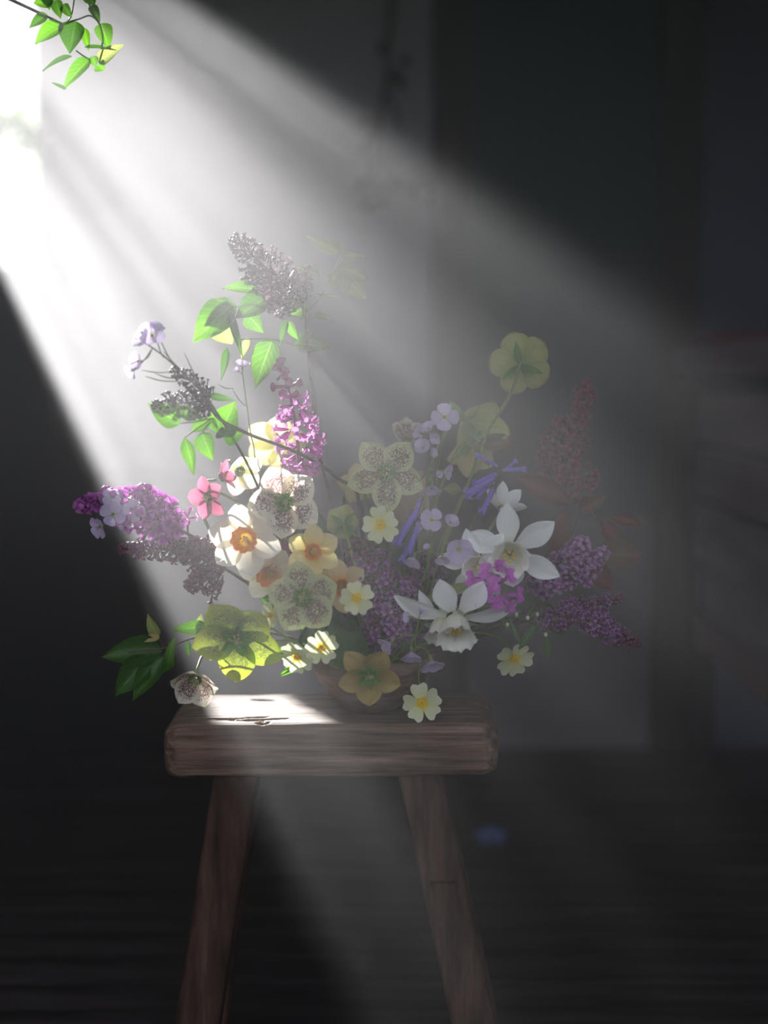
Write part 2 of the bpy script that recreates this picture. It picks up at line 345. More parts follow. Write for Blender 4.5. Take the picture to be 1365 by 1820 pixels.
for i in range(NX + 1):
    t = i / NX; x = lerp(SX0, SX1, t); e = min(t, 1 - t) * (SX1 - SX0)
    k = 1.0 if e > .022 else math.sqrt(max(0, 1 - ((.022 - e) / .022) ** 2)) * .30 + .70
    kz = 1.0 if e > .03 else 1 - .22 * ((.03 - e) / .03) ** 2
    for (yy, zz) in sec:
        Y = YC + yy * k; Z = ZT - HZ + zz * k * (kz if zz > 0 else 1)
        if i in (0, NX): pass
        q = mnoise.noise(Vector((x * 9, Y * 22, Z * 22))) * .0022 + mnoise.noise(Vector((x * 22, Y * 120, Z * 120))) * .0007
        dn = Vector((0, yy / HY * (abs(yy) / HY) ** 6, zz / HZ)); dn = dn.normalized() if dn.length > 0 else dn
        Y += dn.y * q; Z += dn.z * q + (x - (SX0 + SX1) / 2) * .008
        if zz > HZ * .45:
            for a, b, dp, wd in crk:
                ab = b - a; s_ = max(0, min(1, ((x - a.x) * ab.x + (Y - a.y) * ab.y) / (ab.x ** 2 + ab.y ** 2)))
                wob = mnoise.noise(Vector((x * 60, a.y * 50, 3))) * .0018
                dist = math.hypot(x - a.x - ab.x * s_, Y + wob - a.y - ab.y * s_)
                ww = wd * 2.2 * (1 - abs(2 * s_ - 1) ** 3) + .0004
                if dist < ww: Z -= dp * (1 - (dist / ww) ** 2)
        vs.append((x, Y, Z))
fs = [(i * ns + k, i * ns + (k + 1) % ns, (i + 1) * ns + (k + 1) % ns, (i + 1) * ns + k) for i in range(NX) for k in range(ns)]
fs += [tuple(range(ns)), tuple(NX * ns + k for k in range(ns - 1, -1, -1))]
mb.add(vs, fs); mb.build('seat', stool_m, st)
def leg_mesh(top, bot, hw, hd):
    mb = MB(); vs = []; N = 26; sec = dens(rr_section(hd, hw, .006, 3), .012); n = len(sec)
    for i in range(N + 1):
        t = i / N; p = top.lerp(bot, t)
        for (dy, dx) in sec:
            q = mnoise.noise(Vector((p.x * 30 + dx * 60, p.y * 30 + dy * 60, p.z * 9))) * .0022
            vs.append(p + Vector((dx * (1 + q * 30), dy * (1 + q * 30), 0)))
    fs = [(i * n + k, i * n + (k + 1) % n, (i + 1) * n + (k + 1) % n, (i + 1) * n + k) for i in range(N) for k in range(n)]
    return mb.add(vs, fs + [tuple(range(n - 1, -1, -1)), tuple(N * n + k for k in range(n))])
legs = {}
for sx in (-1, 1):
    for sy in (-1, 1):
        if sy < 0:
            tp = W(418 if sx < 0 else 750, 1390, 1.785); b2 = W(352 if sx < 0 else 842, 1820, 1.745)
        else:
            tp = W(418 if sx < 0 else 750, 1390, 1.785); tp.y = 1.895; b2 = W(352 if sx < 0 else 842, 1820, 1.745); b2.y = 1.93
        d = b2 - tp; bt = tp + d * (tp.z / -d.z); tp = tp - d * .06
        legs[(sx, sy)] = (tp, bt); leg_mesh(tp, bt, .0255, .021).build('leg', leg_m, st)
for sx in (-1, 1):
    (t0, b0), (t1, b1) = legs[(sx, -1)], legs[(sx, 1)]
    zt = .244 if sx > 0 else .235; k = (t0.z - zt) / (t0.z - b0.z)
    a = t0.lerp(b0, k); b = t1.lerp(b1, k); hw, hh = .0135, .022
    mb = MB().box((0, a.y - (.027 if sx > 0 else .015), -hh), (2 * hw, b.y + .024, hh))
    for v in mb.v: v.x += lerp(a.x, b.x, (v.y - a.y) / (b.y - a.y)) - hw + (b0.x - t0.x) / (b0.z - t0.z) * v.z; v.z += a.z
    mb.build('stretcher', leg_m, st, shade=False)

# ---------------------------------------------------------------- bowl
BC = Vector((W(661, 1200, 1.842).x, 1.842, ZT + .001)); RB, HB = 0.0745, 0.064
prof = [(0.0, .0005), (.030, .0005), (.034, .003), (.040, .007), (.053, .020), (.063, .034), (.070, .049), (.0745, HB), (.0725, HB + .002), (.070, HB), (.066, .048), (.058, .034), (.046, .020), (.030, .010), (0, .007)]
bowl_m = surf('brown_bowl', None, None, (26, 26, 90), 0.55, 0.7, 6, [(0.3, (0.05, 0.027, 0.021)), (0.5, (0.15, 0.092, 0.073)), (0.7, (0.27, 0.185, 0.15))])
bl = thing('bowl', BC, 'round brown bowl holding the flowers on the weathered stool', 'bowl')
MB().lathe(prof, 40, c=BC).build('bowl_body', bowl_m, bl)
wt = MB().lathe([(0, .046), (.0648, .046)], 32, c=BC); wt.build('soil', surf('dark_moss', (.01, .012, .006), (.03, .035, .015), (60, 60, 60), .9, .6), bl)
# ---------------------------------------------------------------- plant materials
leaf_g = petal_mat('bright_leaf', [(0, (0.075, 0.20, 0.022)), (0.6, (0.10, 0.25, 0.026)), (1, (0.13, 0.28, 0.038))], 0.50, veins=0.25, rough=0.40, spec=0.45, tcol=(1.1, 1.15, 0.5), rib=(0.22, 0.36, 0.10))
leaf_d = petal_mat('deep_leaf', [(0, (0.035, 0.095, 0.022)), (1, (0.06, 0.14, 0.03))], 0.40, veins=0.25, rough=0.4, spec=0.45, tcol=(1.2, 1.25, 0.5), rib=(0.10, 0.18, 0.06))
leaf_p = petal_mat('pale_leaf', [(0, (0.30, 0.38, 0.13)), (1, (0.36, 0.42, 0.16))], 0.5, veins=0.2, rough=0.5, rib=(0.42, 0.48, 0.24))
leaf_r = petal_mat('dark_red_leaf', [(0, (0.115, 0.028, 0.032)), (1, (0.16, 0.050, 0.040))], 0.35, veins=0.25, rough=0.45)
leaf_o = petal_mat('olive_red_leaf', [(0, (0.10, 0.040, 0.035)), (0.5, (0.12, 0.085, 0.04)), (1, (0.14, 0.05, 0.04))], 0.35, veins=0.25, rough=0.45)
stem_g = petal_mat('green_stem', [(0, (0.13, 0.20, 0.05)), (1, (0.19, 0.28, 0.08))], 0.15, rough=0.5)
stem_d = petal_mat('dark_green_stem', [(0, (0.04, 0.075, 0.02)), (1, (0.06, 0.10, 0.03))], 0.1, rough=0.5)
bark = surf('twig_bark', (0.045, 0.030, 0.024), (0.12, 0.085, 0.065), (300, 300, 300), 0.8, 0.3)
hel_white = petal_mat('cream_freckled_petal', [(0, (0.50, 0.55, 0.30)), (0.3, (0.74, 0.70, 0.58)), (0.8, (0.80, 0.76, 0.66)), (1, (0.78, 0.77, 0.60))], 0.50, ((0.13, 0.028, 0.05), 0.9, 0.98), 0.10)
hel_green2 = petal_mat('pale_green_freckled_petal', [(0, (0.40, 0.47, 0.20)), (0.4, (0.62, 0.65, 0.42)), (1, (0.66, 0.71, 0.42))], 0.48, ((0.15, 0.045, 0.065), 0.88, 1.0), 0.10)
hel_green = petal_mat('lime_freckled_petal', [(0, (0.16, 0.25, 0.06)), (0.5, (0.42, 0.53, 0.12)), (1, (0.58, 0.64, 0.15))], 0.5, ((0.10, 0.09, 0.05), 0.6, 0.95), 0.16)
hel_lime = petal_mat('plain_lime_petal', [(0, (0.25, 0.35, 0.10)), (0.5, (0.47, 0.52, 0.20)), (0.9, (0.52, 0.53, 0.23)), (1, (0.42, 0.30, 0.16))], 0.45, veins=0.16)
hel_olive = petal_mat('olive_brown_petal', [(0, (0.30, 0.26, 0.10)), (0.5, (0.40, 0.32, 0.14)), (1, (0.50, 0.42, 0.20))], 0.4, veins=0.2)
hel_yellow = petal_mat('pale_yellow_petal', [(0, (0.45, 0.46, 0.18)), (0.4, (0.70, 0.66, 0.34)), (1, (0.74, 0.66, 0.38))], 0.5, veins=0.12)
hel_tan = petal_mat('buff_petal', [(0, (0.40, 0.33, 0.17)), (1, (0.60, 0.49, 0.30))], 0.45, veins=0.12)
hel_blush = petal_mat('white_red_edged_petal', [(0, (0.45, 0.50, 0.16)), (0.4, (0.80, 0.76, 0.60)), (0.88, (0.85, 0.80, 0.74)), (1, (0.62, 0.10, 0.14))], 0.55, veins=0.1)
pink_m = petal_mat('pink_petal', [(0, (0.28, 0.06, 0.12)), (0.5, (0.48, 0.17, 0.25)), (1, (0.58, 0.25, 0.33))], 0.5, veins=0.2)
wine_m = petal_mat('wine_petal', [(0, (0.20, 0.02, 0.05)), (1, (0.34, 0.05, 0.11))], 0.45, veins=0.2)
nar_white = petal_mat('ivory_petal', [(0, (0.70, 0.62, 0.32)), (0.25, (0.84, 0.79, 0.66)), (1, (0.88, 0.85, 0.77))], 0.42, veins=0.07)
nar_cream = petal_mat('primrose_cream_petal', [(0, (0.78, 0.50, 0.12)), (0.3, (0.80, 0.68, 0.32)), (1, (0.82, 0.72, 0.42))], 0.42, veins=0.08)
nar_peach = petal_mat('peach_cream_petal', [(0, (0.75, 0.47, 0.14)), (0.4, (0.76, 0.62, 0.36)), (1, (0.78, 0.66, 0.44))], 0.42, veins=0.08)
nar_pure = petal_mat('pure_white_petal', [(0, (0.74, 0.76, 0.60)), (0.2, (0.86, 0.88, 0.87)), (1, (0.90, 0.92, 0.93))], 0.32, veins=0.06)
cup_o = petal_mat('orange_cup', [(0, (0.45, 0.26, 0.02)), (0.5, (0.80, 0.30, 0.012)), (1, (0.88, 0.23, 0.008))], 0.4, veins=0.25)
cup_w = petal_mat('white_cup', [(0, (0.66, 0.66, 0.42)), (0.5, (0.84, 0.84, 0.77)), (1, (0.88, 0.88, 0.84))], 0.35, veins=0.1)
yel_m = petal_mat('yolk_yellow', [(0, (0.62, 0.36, 0.02)), (1, (0.80, 0.56, 0.05))], 0.2)
prim_m = petal_mat('pale_primrose_petal', [(0, (0.80, 0.52, 0.03)), (0.20, (0.80, 0.58, 0.06)), (0.33, (0.76, 0.77, 0.44)), (1, (0.78, 0.82, 0.62))], 0.42, veins=0.06)
anth_m = petal_mat('pale_anther', [(0, (0.35, 0.40, 0.14)), (1, (0.50, 0.52, 0.22))], 0.3)
anth_g = petal_mat('green_nectary', [(0, (0.05, 0.14, 0.02)), (1, (0.13, 0.28, 0.05))], 0.35)
fil_r = petal_mat('wine_filament', [(0, (0.20, 0.04, 0.07)), (1, (0.55, 0.40, 0.36))], 0.2)
card_m = petal_mat('pale_lavender_petal', [(0, (0.62, 0.60, 0.40)), (0.25, (0.66, 0.58, 0.78)), (1, (0.68, 0.57, 0.82))], 0.45, veins=0.12)
blue_b = petal_mat('bluebell_violet', [(0, (0.30, 0.22, 0.62)), (0.6, (0.33, 0.25, 0.72)), (1, (0.46, 0.38, 0.82))], 0.4, veins=0.2)
lil_mag = petal_mat('magenta_lilac', [(0, (0.10, 0.008, 0.09)), (0.45, (0.34, 0.055, 0.33)), (1, (0.62, 0.25, 0.60))], 0.45)  # darker base paints in the shade between florets
lil_dark = petal_mat('dark_mauve_lilac', [(0, (0.030, 0.009, 0.017)), (1, (0.17, 0.07, 0.11))], 0.3)  # base darkened to stand in for shaded gaps
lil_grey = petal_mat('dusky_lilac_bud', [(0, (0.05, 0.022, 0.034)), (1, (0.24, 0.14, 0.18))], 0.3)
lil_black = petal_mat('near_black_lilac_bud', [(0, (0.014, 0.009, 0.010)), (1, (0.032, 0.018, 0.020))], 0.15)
lil_purp = petal_mat('purple_lilac', [(0, (0.06, 0.018, 0.055)), (0.45, (0.22, 0.085, 0.23)), (1, (0.50, 0.31, 0.52))], 0.4)  # shade of the inner florets painted into the dark base
lil_rose = petal_mat('rosy_lilac_bud', [(0, (0.12, 0.035, 0.05)), (1, (0.36, 0.16, 0.19))], 0.35)  # dark base also paints shade between the buds
cory_m = petal_mat('orchid_pink', [(0, (0.36, 0.08, 0.30)), (0.5, (0.56, 0.19, 0.50)), (1, (0.72, 0.36, 0.68))], 0.5)
cory_b = petal_mat('plum_bud', [(0, (0.20, 0.05, 0.12)), (1, (0.34, 0.10, 0.22))], 0.3)
mag_m = petal_mat('vivid_magenta', [(0, (0.50, 0.10, 0.48)), (1, (0.66, 0.20, 0.66))], 0.45)
leaf_dry = petal_mat('dry_brown_leaf', [(0, (0.08, 0.06, 0.05)), (1, (0.13, 0.10, 0.08))], 0.2)
bloss_m = petal_mat('white_blossom', [(0, (0.80, 0.80, 0.66)), (1, (0.86, 0.86, 0.84))], 0.5)

# ---------------------------------------------------------------- plant building blocks
PROF = {
 'hel':  [(0, .30), (.12, .56), (.30, .90), (.47, 1.0), (.63, .94), (.77, .76), (.88, .50), (.95, .27), (1, .03)],
 'nar':  [(0, .30), (.20, .70), (.42, 1.0), (.62, .97), (.80, .74), (.93, .38), (1, .06)],
 'thal': [(0, .28), (.20, .62), (.45, 1.0), (.65, .95), (.82, .64), (.94, .28), (1, .04)],
 'prim': [(0, .20), (.20, .40), (.45, .78), (.70, 1.0), (.87, .96), (1, .66)],
 'round':[(0, .14), (.20, .42), (.42, .86), (.64, 1.0), (.84, .88), (.95, .6), (1, .30)],
 'leaf': [(0, .10), (.06, .52), (.18, .92), (.32, 1.0), (.52, .86), (.72, .54), (.88, .22), (1, .015)],
 'ovate':[(0, .06), (.10, .40), (.28, .85), (.46, 1.0), (.64, .88), (.80, .58), (.92, .26), (1, .02)],
 'lance':[(0, .15), (.15, .60), (.40, 1.0), (.65, .80), (.85, .40), (1, .03)],
 'strap':[(0, .7), (.3, 1.0), (.7, .9), (.9, .5), (1, .05)],
}
def petal(L, Wd, prof, nu=6, nv=9, a0=0.2, bend=0.3, cross=0.25, ruffle=0.0, notch=0.0, twist=0.0, r0=0.0, seed=0):
    "grid petal along +X, face towards +Z; returns verts, faces, uvs"
    tab = PROF[prof]; vs = []; uv = []; x = r0; z = 0.0; a = a0
    for j in range(nv + 1):
        v = j / nv
        if j:
            a = a0 + bend * v; x += L / nv * math.cos(a); z += L / nv * math.sin(a)
        w = Wd / 2 * interp(tab, v)
        for i in range(nu + 1):
            u = -1 + 2 * i / nu
            dz = cross * w * u * u + ruffle * L * math.sin(u * 5.1 + seed + v * 3) * v * (0.3 + abs(u) * .7)
            sh = -notch * L * (1 - abs(u)) ** 1.3 * v ** 6
            yy = u * w; tw = twist * v
            p = Vector((x + sh * math.cos(a) - dz * math.sin(a), yy * math.cos(tw) - dz * math.sin(tw) * .5, z + sh * math.sin(a) + dz * math.cos(a) + yy * math.sin(tw)))
            vs.append(p); uv.append((i / nu, v))
    n = nu + 1
    fs = [(j * n + i, j * n + i + 1, (j + 1) * n + i + 1, (j + 1) * n + i) for j in range(nv) for i in range(nu)]
    return vs, fs, uv
def place(vfu, R, c, ang=0.0):
    vs, fs, uv = vfu; ca, sa = math.cos(ang), math.sin(ang)
    return [c + R @ Vector((v.x * ca - v.y * sa, v.x * sa + v.y * ca, v.z)) for v in vs], fs, uv
def face(f): return Vector((f[0], -f[2], f[1])).normalized()      # (right, up, towards the camera) -> world
def bowl_pt(rnd, bias=0.0):
    a = rnd.uniform(0, 6.28); r = rnd.uniform(0, .045); return BC + Vector((r * math.cos(a) + bias, r * math.sin(a), rnd.uniform(.04, .052)))
def auto_stem(p, n, rnd, via=None, back=0.05):
    b = bowl_pt(rnd)
    if via: return [p, p - n * .012] + [W(*q) for q in via] + [b]
    q = p - n * back; m = q.lerp(b, .5) + Vector((0, 0, -.012)); mid = m + Vector((0, .02, .0))
    return [p, p - n * .02, q.lerp(mid, .35), mid, b]
def add_stem(root, pts, r=.0016, mat=None, n=6, name='stem', seg=5):
    return MB().tube(pts, r, n, seg).build(name, mat or stem_g, root)
def leaf(root, b, t, wpx, Y=1.8, Yt=None, up=(0, 0.25, 1), prof='leaf', mat=None, bend=0.35, fold=0.55, name='leaf', twist=0.0, ruffle=0.03, petiole=None, nu=6, nv=10):
    "leaf from pixel b to pixel t; up = its upper face as (right, up, towards camera)"
    P0 = W(b[0], b[1], Y); P1 = W(t[0], t[1], Yt if Yt else Y); d = P1 - P0; L = d.length
    x = d.normalized(); z = face(up); z = z - x * z.dot(x); z = z.normalized() if z.length > .05 else frame(x).col[1]
    R = Matrix((x, z.cross(x), z)).transposed(); wd = M_(wpx, Y)
    # chord of the bent blade equals the pixel distance
    vfu = petal(L, wd, prof, nu, nv, bend / 2, -bend, fold, ruffle, twist=twist, seed=b[0])
    end = vfu[0][-1 - nu // 2]; k = L / max(.2 * L, math.hypot(end.x, end.z)); ca = math.atan2(end.z, end.x)
    vs = [Vector(((v.x * math.cos(ca) + v.z * math.sin(ca)) * k, v.y, (-v.x * math.sin(ca) + v.z * math.cos(ca)) * k)) for v in vfu[0]]
    mb = MB().add(*place((vs, vfu[1], vfu[2]), R, P0)); o = mb.build(name, mat or leaf_g, root)
    if petiole:
        q = [P0 + x * L * .02] + [W(*c) for c in petiole]
        MB().tube(q, .0008, 5, 4).build('petiole', stem_g, o)
    return o
HG = 'hellebores in the bowl'
def hellebore(px, py, Y, r, f=(0, .1, 1), roll=0, mat=None, label='', a0=0.12, bend=0.35, wid=0.92, back=False, centre=True, via=None, smat=None, stem_r=.0019, seed=0, name='hellebore', cat='flower', group=HG, n=5, prof='hel', bracts=0, fil=None, cross=.22, ruffle=.02, skip=(), bfront=False):
    rnd = random.Random(int(px * 7 + py)); nrm = face(f); c = W(px, py, Y); R = frame(nrm, math.radians(roll)); L = M_(r, Y)
    st_pts = auto_stem(c - nrm * .004, nrm, rnd, via); root = thing(name, st_pts[-1], label, cat, group)
    for k in range(n):
        if k in skip: continue
        a = 2 * math.pi * k / n + rnd.uniform(-.07, .07)
        vfu = petal(L * rnd.uniform(.93, 1.05), L * wid * rnd.uniform(.92, 1.06), prof, 8, 10, a0 + rnd.uniform(-.08, .08), bend + rnd.uniform(-.12, .12), cross, ruffle, seed=rnd.random() * 6, r0=L * .05)
        cc = c + nrm * (.0012 * (k % 2))
        MB().add(*place(vfu, R, cc, a)).build('petal', mat, root)
    if centre:
        mb = MB()
        for k in range(14):
            a = 2 * math.pi * k / 14; d = R @ Vector((math.cos(a), math.sin(a), .55)).normalized()
            p = c + d * L * .07; mb.tube([p, p + d * L * .20], [(0, L * .03), (.7, L * .055), (1, L * .035)], 5, 2)
        mb.build('nectaries', anth_g, root)
        mb = MB(); mh = MB()
        for k in range(24):
            a = rnd.uniform(0, 6.28); t = rnd.uniform(.05, .55); d = (R @ Vector((math.cos(a) * t, math.sin(a) * t, 1))).normalized()
            e = c + d * L * rnd.uniform(.22, .36); mb.tube([c + d * L * .05, e], L * .010, 4, 1); mh.ball(e, L * .026, 5, 3, (1, 1, 1.3))
        mb.build('filaments', fil or anth_g, root); o = mh.build('anthers', anth_m, root)
        o['kind'] = 'stuff'
    for k in range(bracts):
        a = 2 * math.pi * k / bracts + .5
        vfu = petal(L * (.75 if not bfront else .5), L * .26, 'lance', 4, 8, .35 if not bfront else .95, -.5 if not bfront else -.7, .4)
        MB().add(*place(vfu, frame(-nrm if back else nrm, math.radians(roll)), c - nrm * (.004 if not bfront else -.003), a)).build('bract', leaf_g if not back else anth_g, root)
    add_stem(root, st_pts, [(0, stem_r * .8), (1, stem_r)], smat or stem_g); return root
def narcissus(px, py, Y, r, f=(0, 0, 1), roll=0, mat=None, cup=None, label='', cup_r=.30, cup_h=.30, wid=.72, a0=.06, bend=.12, prof='nar', via=None, ruff=.02, rad=None, cross=.2, group='daffodils in the bowl', petals=6, stem=True):
    rnd = random.Random(int(px * 3 + py * 5)); nrm = face(f); c = W(px, py, Y); R = frame(nrm, math.radians(roll)); L = M_(r, Y)
    st_pts = auto_stem(c - nrm * .003, nrm, rnd, via); root = thing('narcissus', st_pts[-1], label, 'flower', group)
    for k in range(petals):
        a = 2 * math.pi * k / petals + rnd.uniform(-.06, .06)
        Lk = L * (rad[k] if rad else rnd.uniform(.94, 1.04))
        vfu = petal(Lk * .9, L * wid * (1.05 if k % 2 else .95), prof, 8, 10, a0 + rnd.uniform(-.08, .08), bend + rnd.uniform(-.1, .1), cross, ruff, seed=rnd.random() * 6, r0=L * cup_r * .5)
        MB().add(*place(vfu, R, c - nrm * (.0016 * (k % 2) + L * cup_h * .12), a)).build('petal', mat, root)
    cr, ch = L * cup_r, L * cup_h
    wob = lambda i, a: (1 + (.07 * math.sin(a * 9 + 1) + .04 * math.sin(a * 17)) * (i / 8) ** 2, ch * .06 * math.sin(a * 13) * (i / 8) ** 2)
    prof_c = [(cr * .22, -ch * .1), (cr * .5, 0), (cr * .68, ch * .2), (cr * .76, ch * .42), (cr * .82, ch * .62), (cr * .89, ch * .8), (cr * .97, ch * .94), (cr * 1.06, ch), (cr * 1.12, ch * 1.02)]
    MB().lathe(prof_c, 40, R, c, wob).build('cup', cup, root)
    mb = MB()
    for k in range(6):
        a = k * math.pi / 3; d = Vector((math.cos(a) * .26, math.sin(a) * .26, 0)) * cr
        p = c + R @ (d * .5); e = c + R @ (d + Vector((0, 0, ch * .62))); mb.tube([p, e], cr * .03, 4, 1); mb.ball(e, cr * .085, 5, 4, (1, 1, 1.8), R)
    mb.build('stamens', yel_m, root)
    mb = MB(); mb.tube([c - nrm * L * .06, c - nrm * L * .30], [(0, L * .06), (.5, L * .05), (1, L * .05)], 8, 3); mb.build('flower_tube', mat, root)
    add_stem(root, [p - nrm * L * .2 if i == 0 else p for i, p in enumerate(st_pts)], .0019, stem_g); return root
def primrose(px, py, Y, r, f=(0, .1, 1), roll=0, label='', via=None, mat=None, base=None, seed=0):
    rnd = random.Random(int(px + py * 2)); nrm = face(f); c = W(px, py, Y); R = frame(nrm, math.radians(roll)); L = M_(r, Y)
    st_pts = auto_stem(c - nrm * .002, nrm, rnd, via, .03)
    if base is not None: st_pts[-1] = base
    root = thing('primrose', st_pts[-1], label, 'flower', 'primroses in the bowl')
    for k in range(5):
        a = 2 * math.pi * k / 5 + rnd.uniform(-.08, .08)
        vfu = petal(L * rnd.uniform(.92, 1.05), L * .88 * rnd.uniform(.92, 1.06), 'prim', 8, 8, .14 + rnd.uniform(-.1, .1), -.15 + rnd.uniform(-.15, .2), .14, .008, .09, seed=rnd.random() * 6)
        MB().add(*place(vfu, R, c + nrm * (.0006 * (k % 2)), a)).build('petal', mat or prim_m, root)
    mb = MB(); mb.lathe([(L * .02, -L * .02), (L * .05, L * .04), (L * .10, L * .05), (L * .17, L * .03)], 10, R, c + nrm * .0008, lambda i, a: (1 + .18 * math.cos(a * 5) * (i / 3), 0)); mb.build('eye', yel_m, root)
    MB().tube([c, c - nrm * L * .5], [(0, L * .10), (.4, L * .12), (1, L * .08)], 6, 3).build('calyx', stem_g, root)
    add_stem(root, [p - nrm * L * .3 if i == 0 else p for i, p in enumerate(st_pts)], .0010, stem_g, 5); return root
def cardamine(stem, heads, label, pods=(), rs=.0009, smat=None, mat=None, group='lady\'s smock stems in the bowl', Y=1.79, to_bowl=True):
    "heads: (px, py, Y, r, facing, openness, roll)"
    rnd = random.Random(int(stem[0][0] * 11)); pts = [W(*q) for q in stem]
    if to_bowl: pts.append(bowl_pt(rnd))
    root = thing('cuckoo_flower', pts[-1], label, 'flower', group)
    add_stem(root, pts, [(0, rs * .7), (1, rs * 1.3)], smat or stem_g, 5)
    for (px, py, Yh, r, f, opn, roll) in heads:
        nrm = face(f); c = W(px, py, Yh); R = frame(nrm, math.radians(roll)); L = M_(r, Yh)
        sp = min(smooth(pts, 6), key=lambda q: (q - (c - nrm * L)).length)
        o = MB(); o.tube([c + nrm * L * .1, c - nrm * L * .45], [(0, L * .10), (.5, L * .15), (1, L * .07)], 6, 3)
        o.tube([c - nrm * L * .4, (c - nrm * L * .9).lerp(sp, .3), sp], L * .04 + .0002, 4, 4)
        o = o.build('blossom', smat or stem_g, root, org=c)
        for k in range(4):
            a = math.pi / 4 + math.pi / 2 * k + rnd.uniform(-.12, .12)
            vfu = petal(L * rnd.uniform(.92, 1.06), L * 1.12, 'round', 6, 7, 1.35 - opn * 1.25, -.25, .22, .02, seed=rnd.random() * 6, r0=L * .06)
            MB().add(*place(vfu, R, c, a)).build('petal', mat or card_m, o)
        mb = MB()
        for k in range(4):
            a = k * 1.57; d = R @ Vector((math.cos(a) * .12, math.sin(a) * .12, .35)) * L; mb.tube([c, c + d], L * .02, 3, 1); mb.ball(c + d, L * .05, 4, 3)
        mb.build('anthers', anth_m, o)
    for (a, b) in pods:
        A = W(*a); B = W(*b); m = A.lerp(B, .5) + Vector((0, 0, -.002))
        MB().tube([A, m, B], [(0, .0003), (.3, .0007), (1, .0005)], 4, 4).build('seed_pod', smat or stem_d, root)
    return root

# shared little meshes: an open four-petalled lilac floret, a half-open one, a bud (all along +Z, length 1 = flower radius)
def floret_mesh(name, mat, kind):
    mb = MB(); I = Matrix.Identity(3); o = Vector((0, 0, 0))
    if kind == 'open':
        mb.tube([(0, 0, -1.5), (0, 0, 0)], [(0, .16), (1, .24)], 5, 1, False)
        for k in range(4): mb.add(*place(petal(1.0, .78, 'round', 2, 4, .25, -.3, .5, r0=.08), I, o, math.pi / 2 * k))
    elif kind == 'half':
        mb.tube([(0, 0, -1.5), (0, 0, 0)], [(0, .12), (1, .22)], 5, 1, False)
        for k in range(4): mb.add(*place(petal(.85, .75, 'round', 2, 4, .95, -.5, .5, r0=.12), I, o, math.pi / 2 * k + .4))
    else:
        mb.tube([(0, 0, -1.5), (0, 0, -.3), (0, 0, .1), (0, 0, .45), (0, 0, .62)], [(0, .16), (.40, .26), (.62, .56), (.88, .50), (1, .10)], 6, 2, True)
    for i, v in enumerate(mb.v):
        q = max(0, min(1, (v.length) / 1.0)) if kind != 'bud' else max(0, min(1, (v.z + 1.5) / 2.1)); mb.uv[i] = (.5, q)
    return mb.mesh(name, mat)
FM = {}
def fm(mat, kind):
    k = (mat.name, kind)
    if k not in FM: FM[k] = floret_mesh('floret', mat, kind)
    return FM[k]
def lilac(stem, clusters, label, mat, fr=5.5, mix=(.0, .2, .8), bud_mat=None, group='lilac branches', Y=1.82, stem_r=.0022, to_bowl=True, smat=None):
    "clusters: (base px, tip px, width px, count); florets stand on twiglets around a tapering axis"
    rnd = random.Random(int(stem[0][0] * 13 + stem[0][1])); pts = [W(*q) for q in stem]
    if to_bowl: pts.append(bowl_pt(rnd))
    root = thing('lilac', pts[-1], label, 'flower', group); DEN = 1.2
    add_stem(root, pts, [(0, stem_r * .7), (1, stem_r * 1.15)], smat or bark, 7)
    tw = MB(); total = 0
    for (b, t, wpx, cnt) in clusters:
        Y0 = b[2] if len(b) > 2 else Y; Y1 = t[2] if len(t) > 2 else Y
        A = W(b[0], b[1], Y0); B = W(t[0], t[1], Y1); ax = (B - A); L = ax.length; ax.normalize(); R = frame(ax); Wm = M_(wpx, Y0) / 2
        tw.tube([A, B], [(0, .0014), (1, .0006)], 5, 3)
        s0 = min(smooth(pts, 6), key=lambda q: (q - A).length)
        if (s0 - A).length > .003: tw.tube([s0, A], .0012, 5, 1)
        cnt = int(cnt * DEN)
        for i in range(cnt):
            t_ = (i + rnd.random()) / cnt; w = Wm * interp([(0, .55), (.15, .95), (.4, 1.0), (.7, .72), (.9, .42), (1, .22)], t_)
            ph = i * 2.39996 + rnd.uniform(-.25, .25); w *= 1.0 + .55 * mnoise.noise(Vector((math.cos(ph) * 1.6 + b[0], math.sin(ph) * 1.6, t_ * 4.5 + b[1]))); rr = w * math.sqrt(rnd.uniform(.22, 1.0))
            out = R @ Vector((math.cos(ph), math.sin(ph), 0))
            p = A + ax * L * t_ + out * rr
            d = (out * 1.0 + ax * rnd.uniform(.1, .8) + Vector((rnd.uniform(-.4, .4), rnd.uniform(-.4, .4), rnd.uniform(-.3, .5)))).normalized()
            if t_ > .93: d = (d + ax * 1.2).normalized()
            k = rnd.random(); kind = 'open' if k < mix[0] else 'half' if k < mix[0] + mix[1] else 'bud'
            if t_ > .82: kind = 'bud'
            s = M_(fr * 1.22, Y0) * (rnd.uniform(.85, 1.15) if kind != 'bud' else rnd.uniform(.75, 1.0))
            m4 = Matrix.Translation(p) @ (frame(d, rnd.uniform(0, 6)) @ Matrix.Diagonal((s, s, s))).to_4x4()
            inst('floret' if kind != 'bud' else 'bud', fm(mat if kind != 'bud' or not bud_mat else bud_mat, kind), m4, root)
            if i % 3 == 0: tw.tube([A + ax * L * max(0, t_ - .06), p - d * s * 1.4], .0005, 3, 1, False)
        total += cnt
    tw.build('twiglets', smat or bark, root)
    return root
def bell_mesh():
    mb = MB(); n = 18
    def wob(i, a): return (1 + (.28 * math.cos(a * 6) if i >= 6 else .06 * math.cos(a * 6)), (-.10 * math.cos(a * 6) if i >= 6 else 0))
    mb.lathe([(.02, 0), (.15, .03), (.21, .20), (.22, .50), (.21, .76), (.23, .90), (.31, .99), (.37, .95)], n, None, (0, 0, 0), wob)
    return mb.mesh('bell', blue_b)
BELL = bell_mesh()
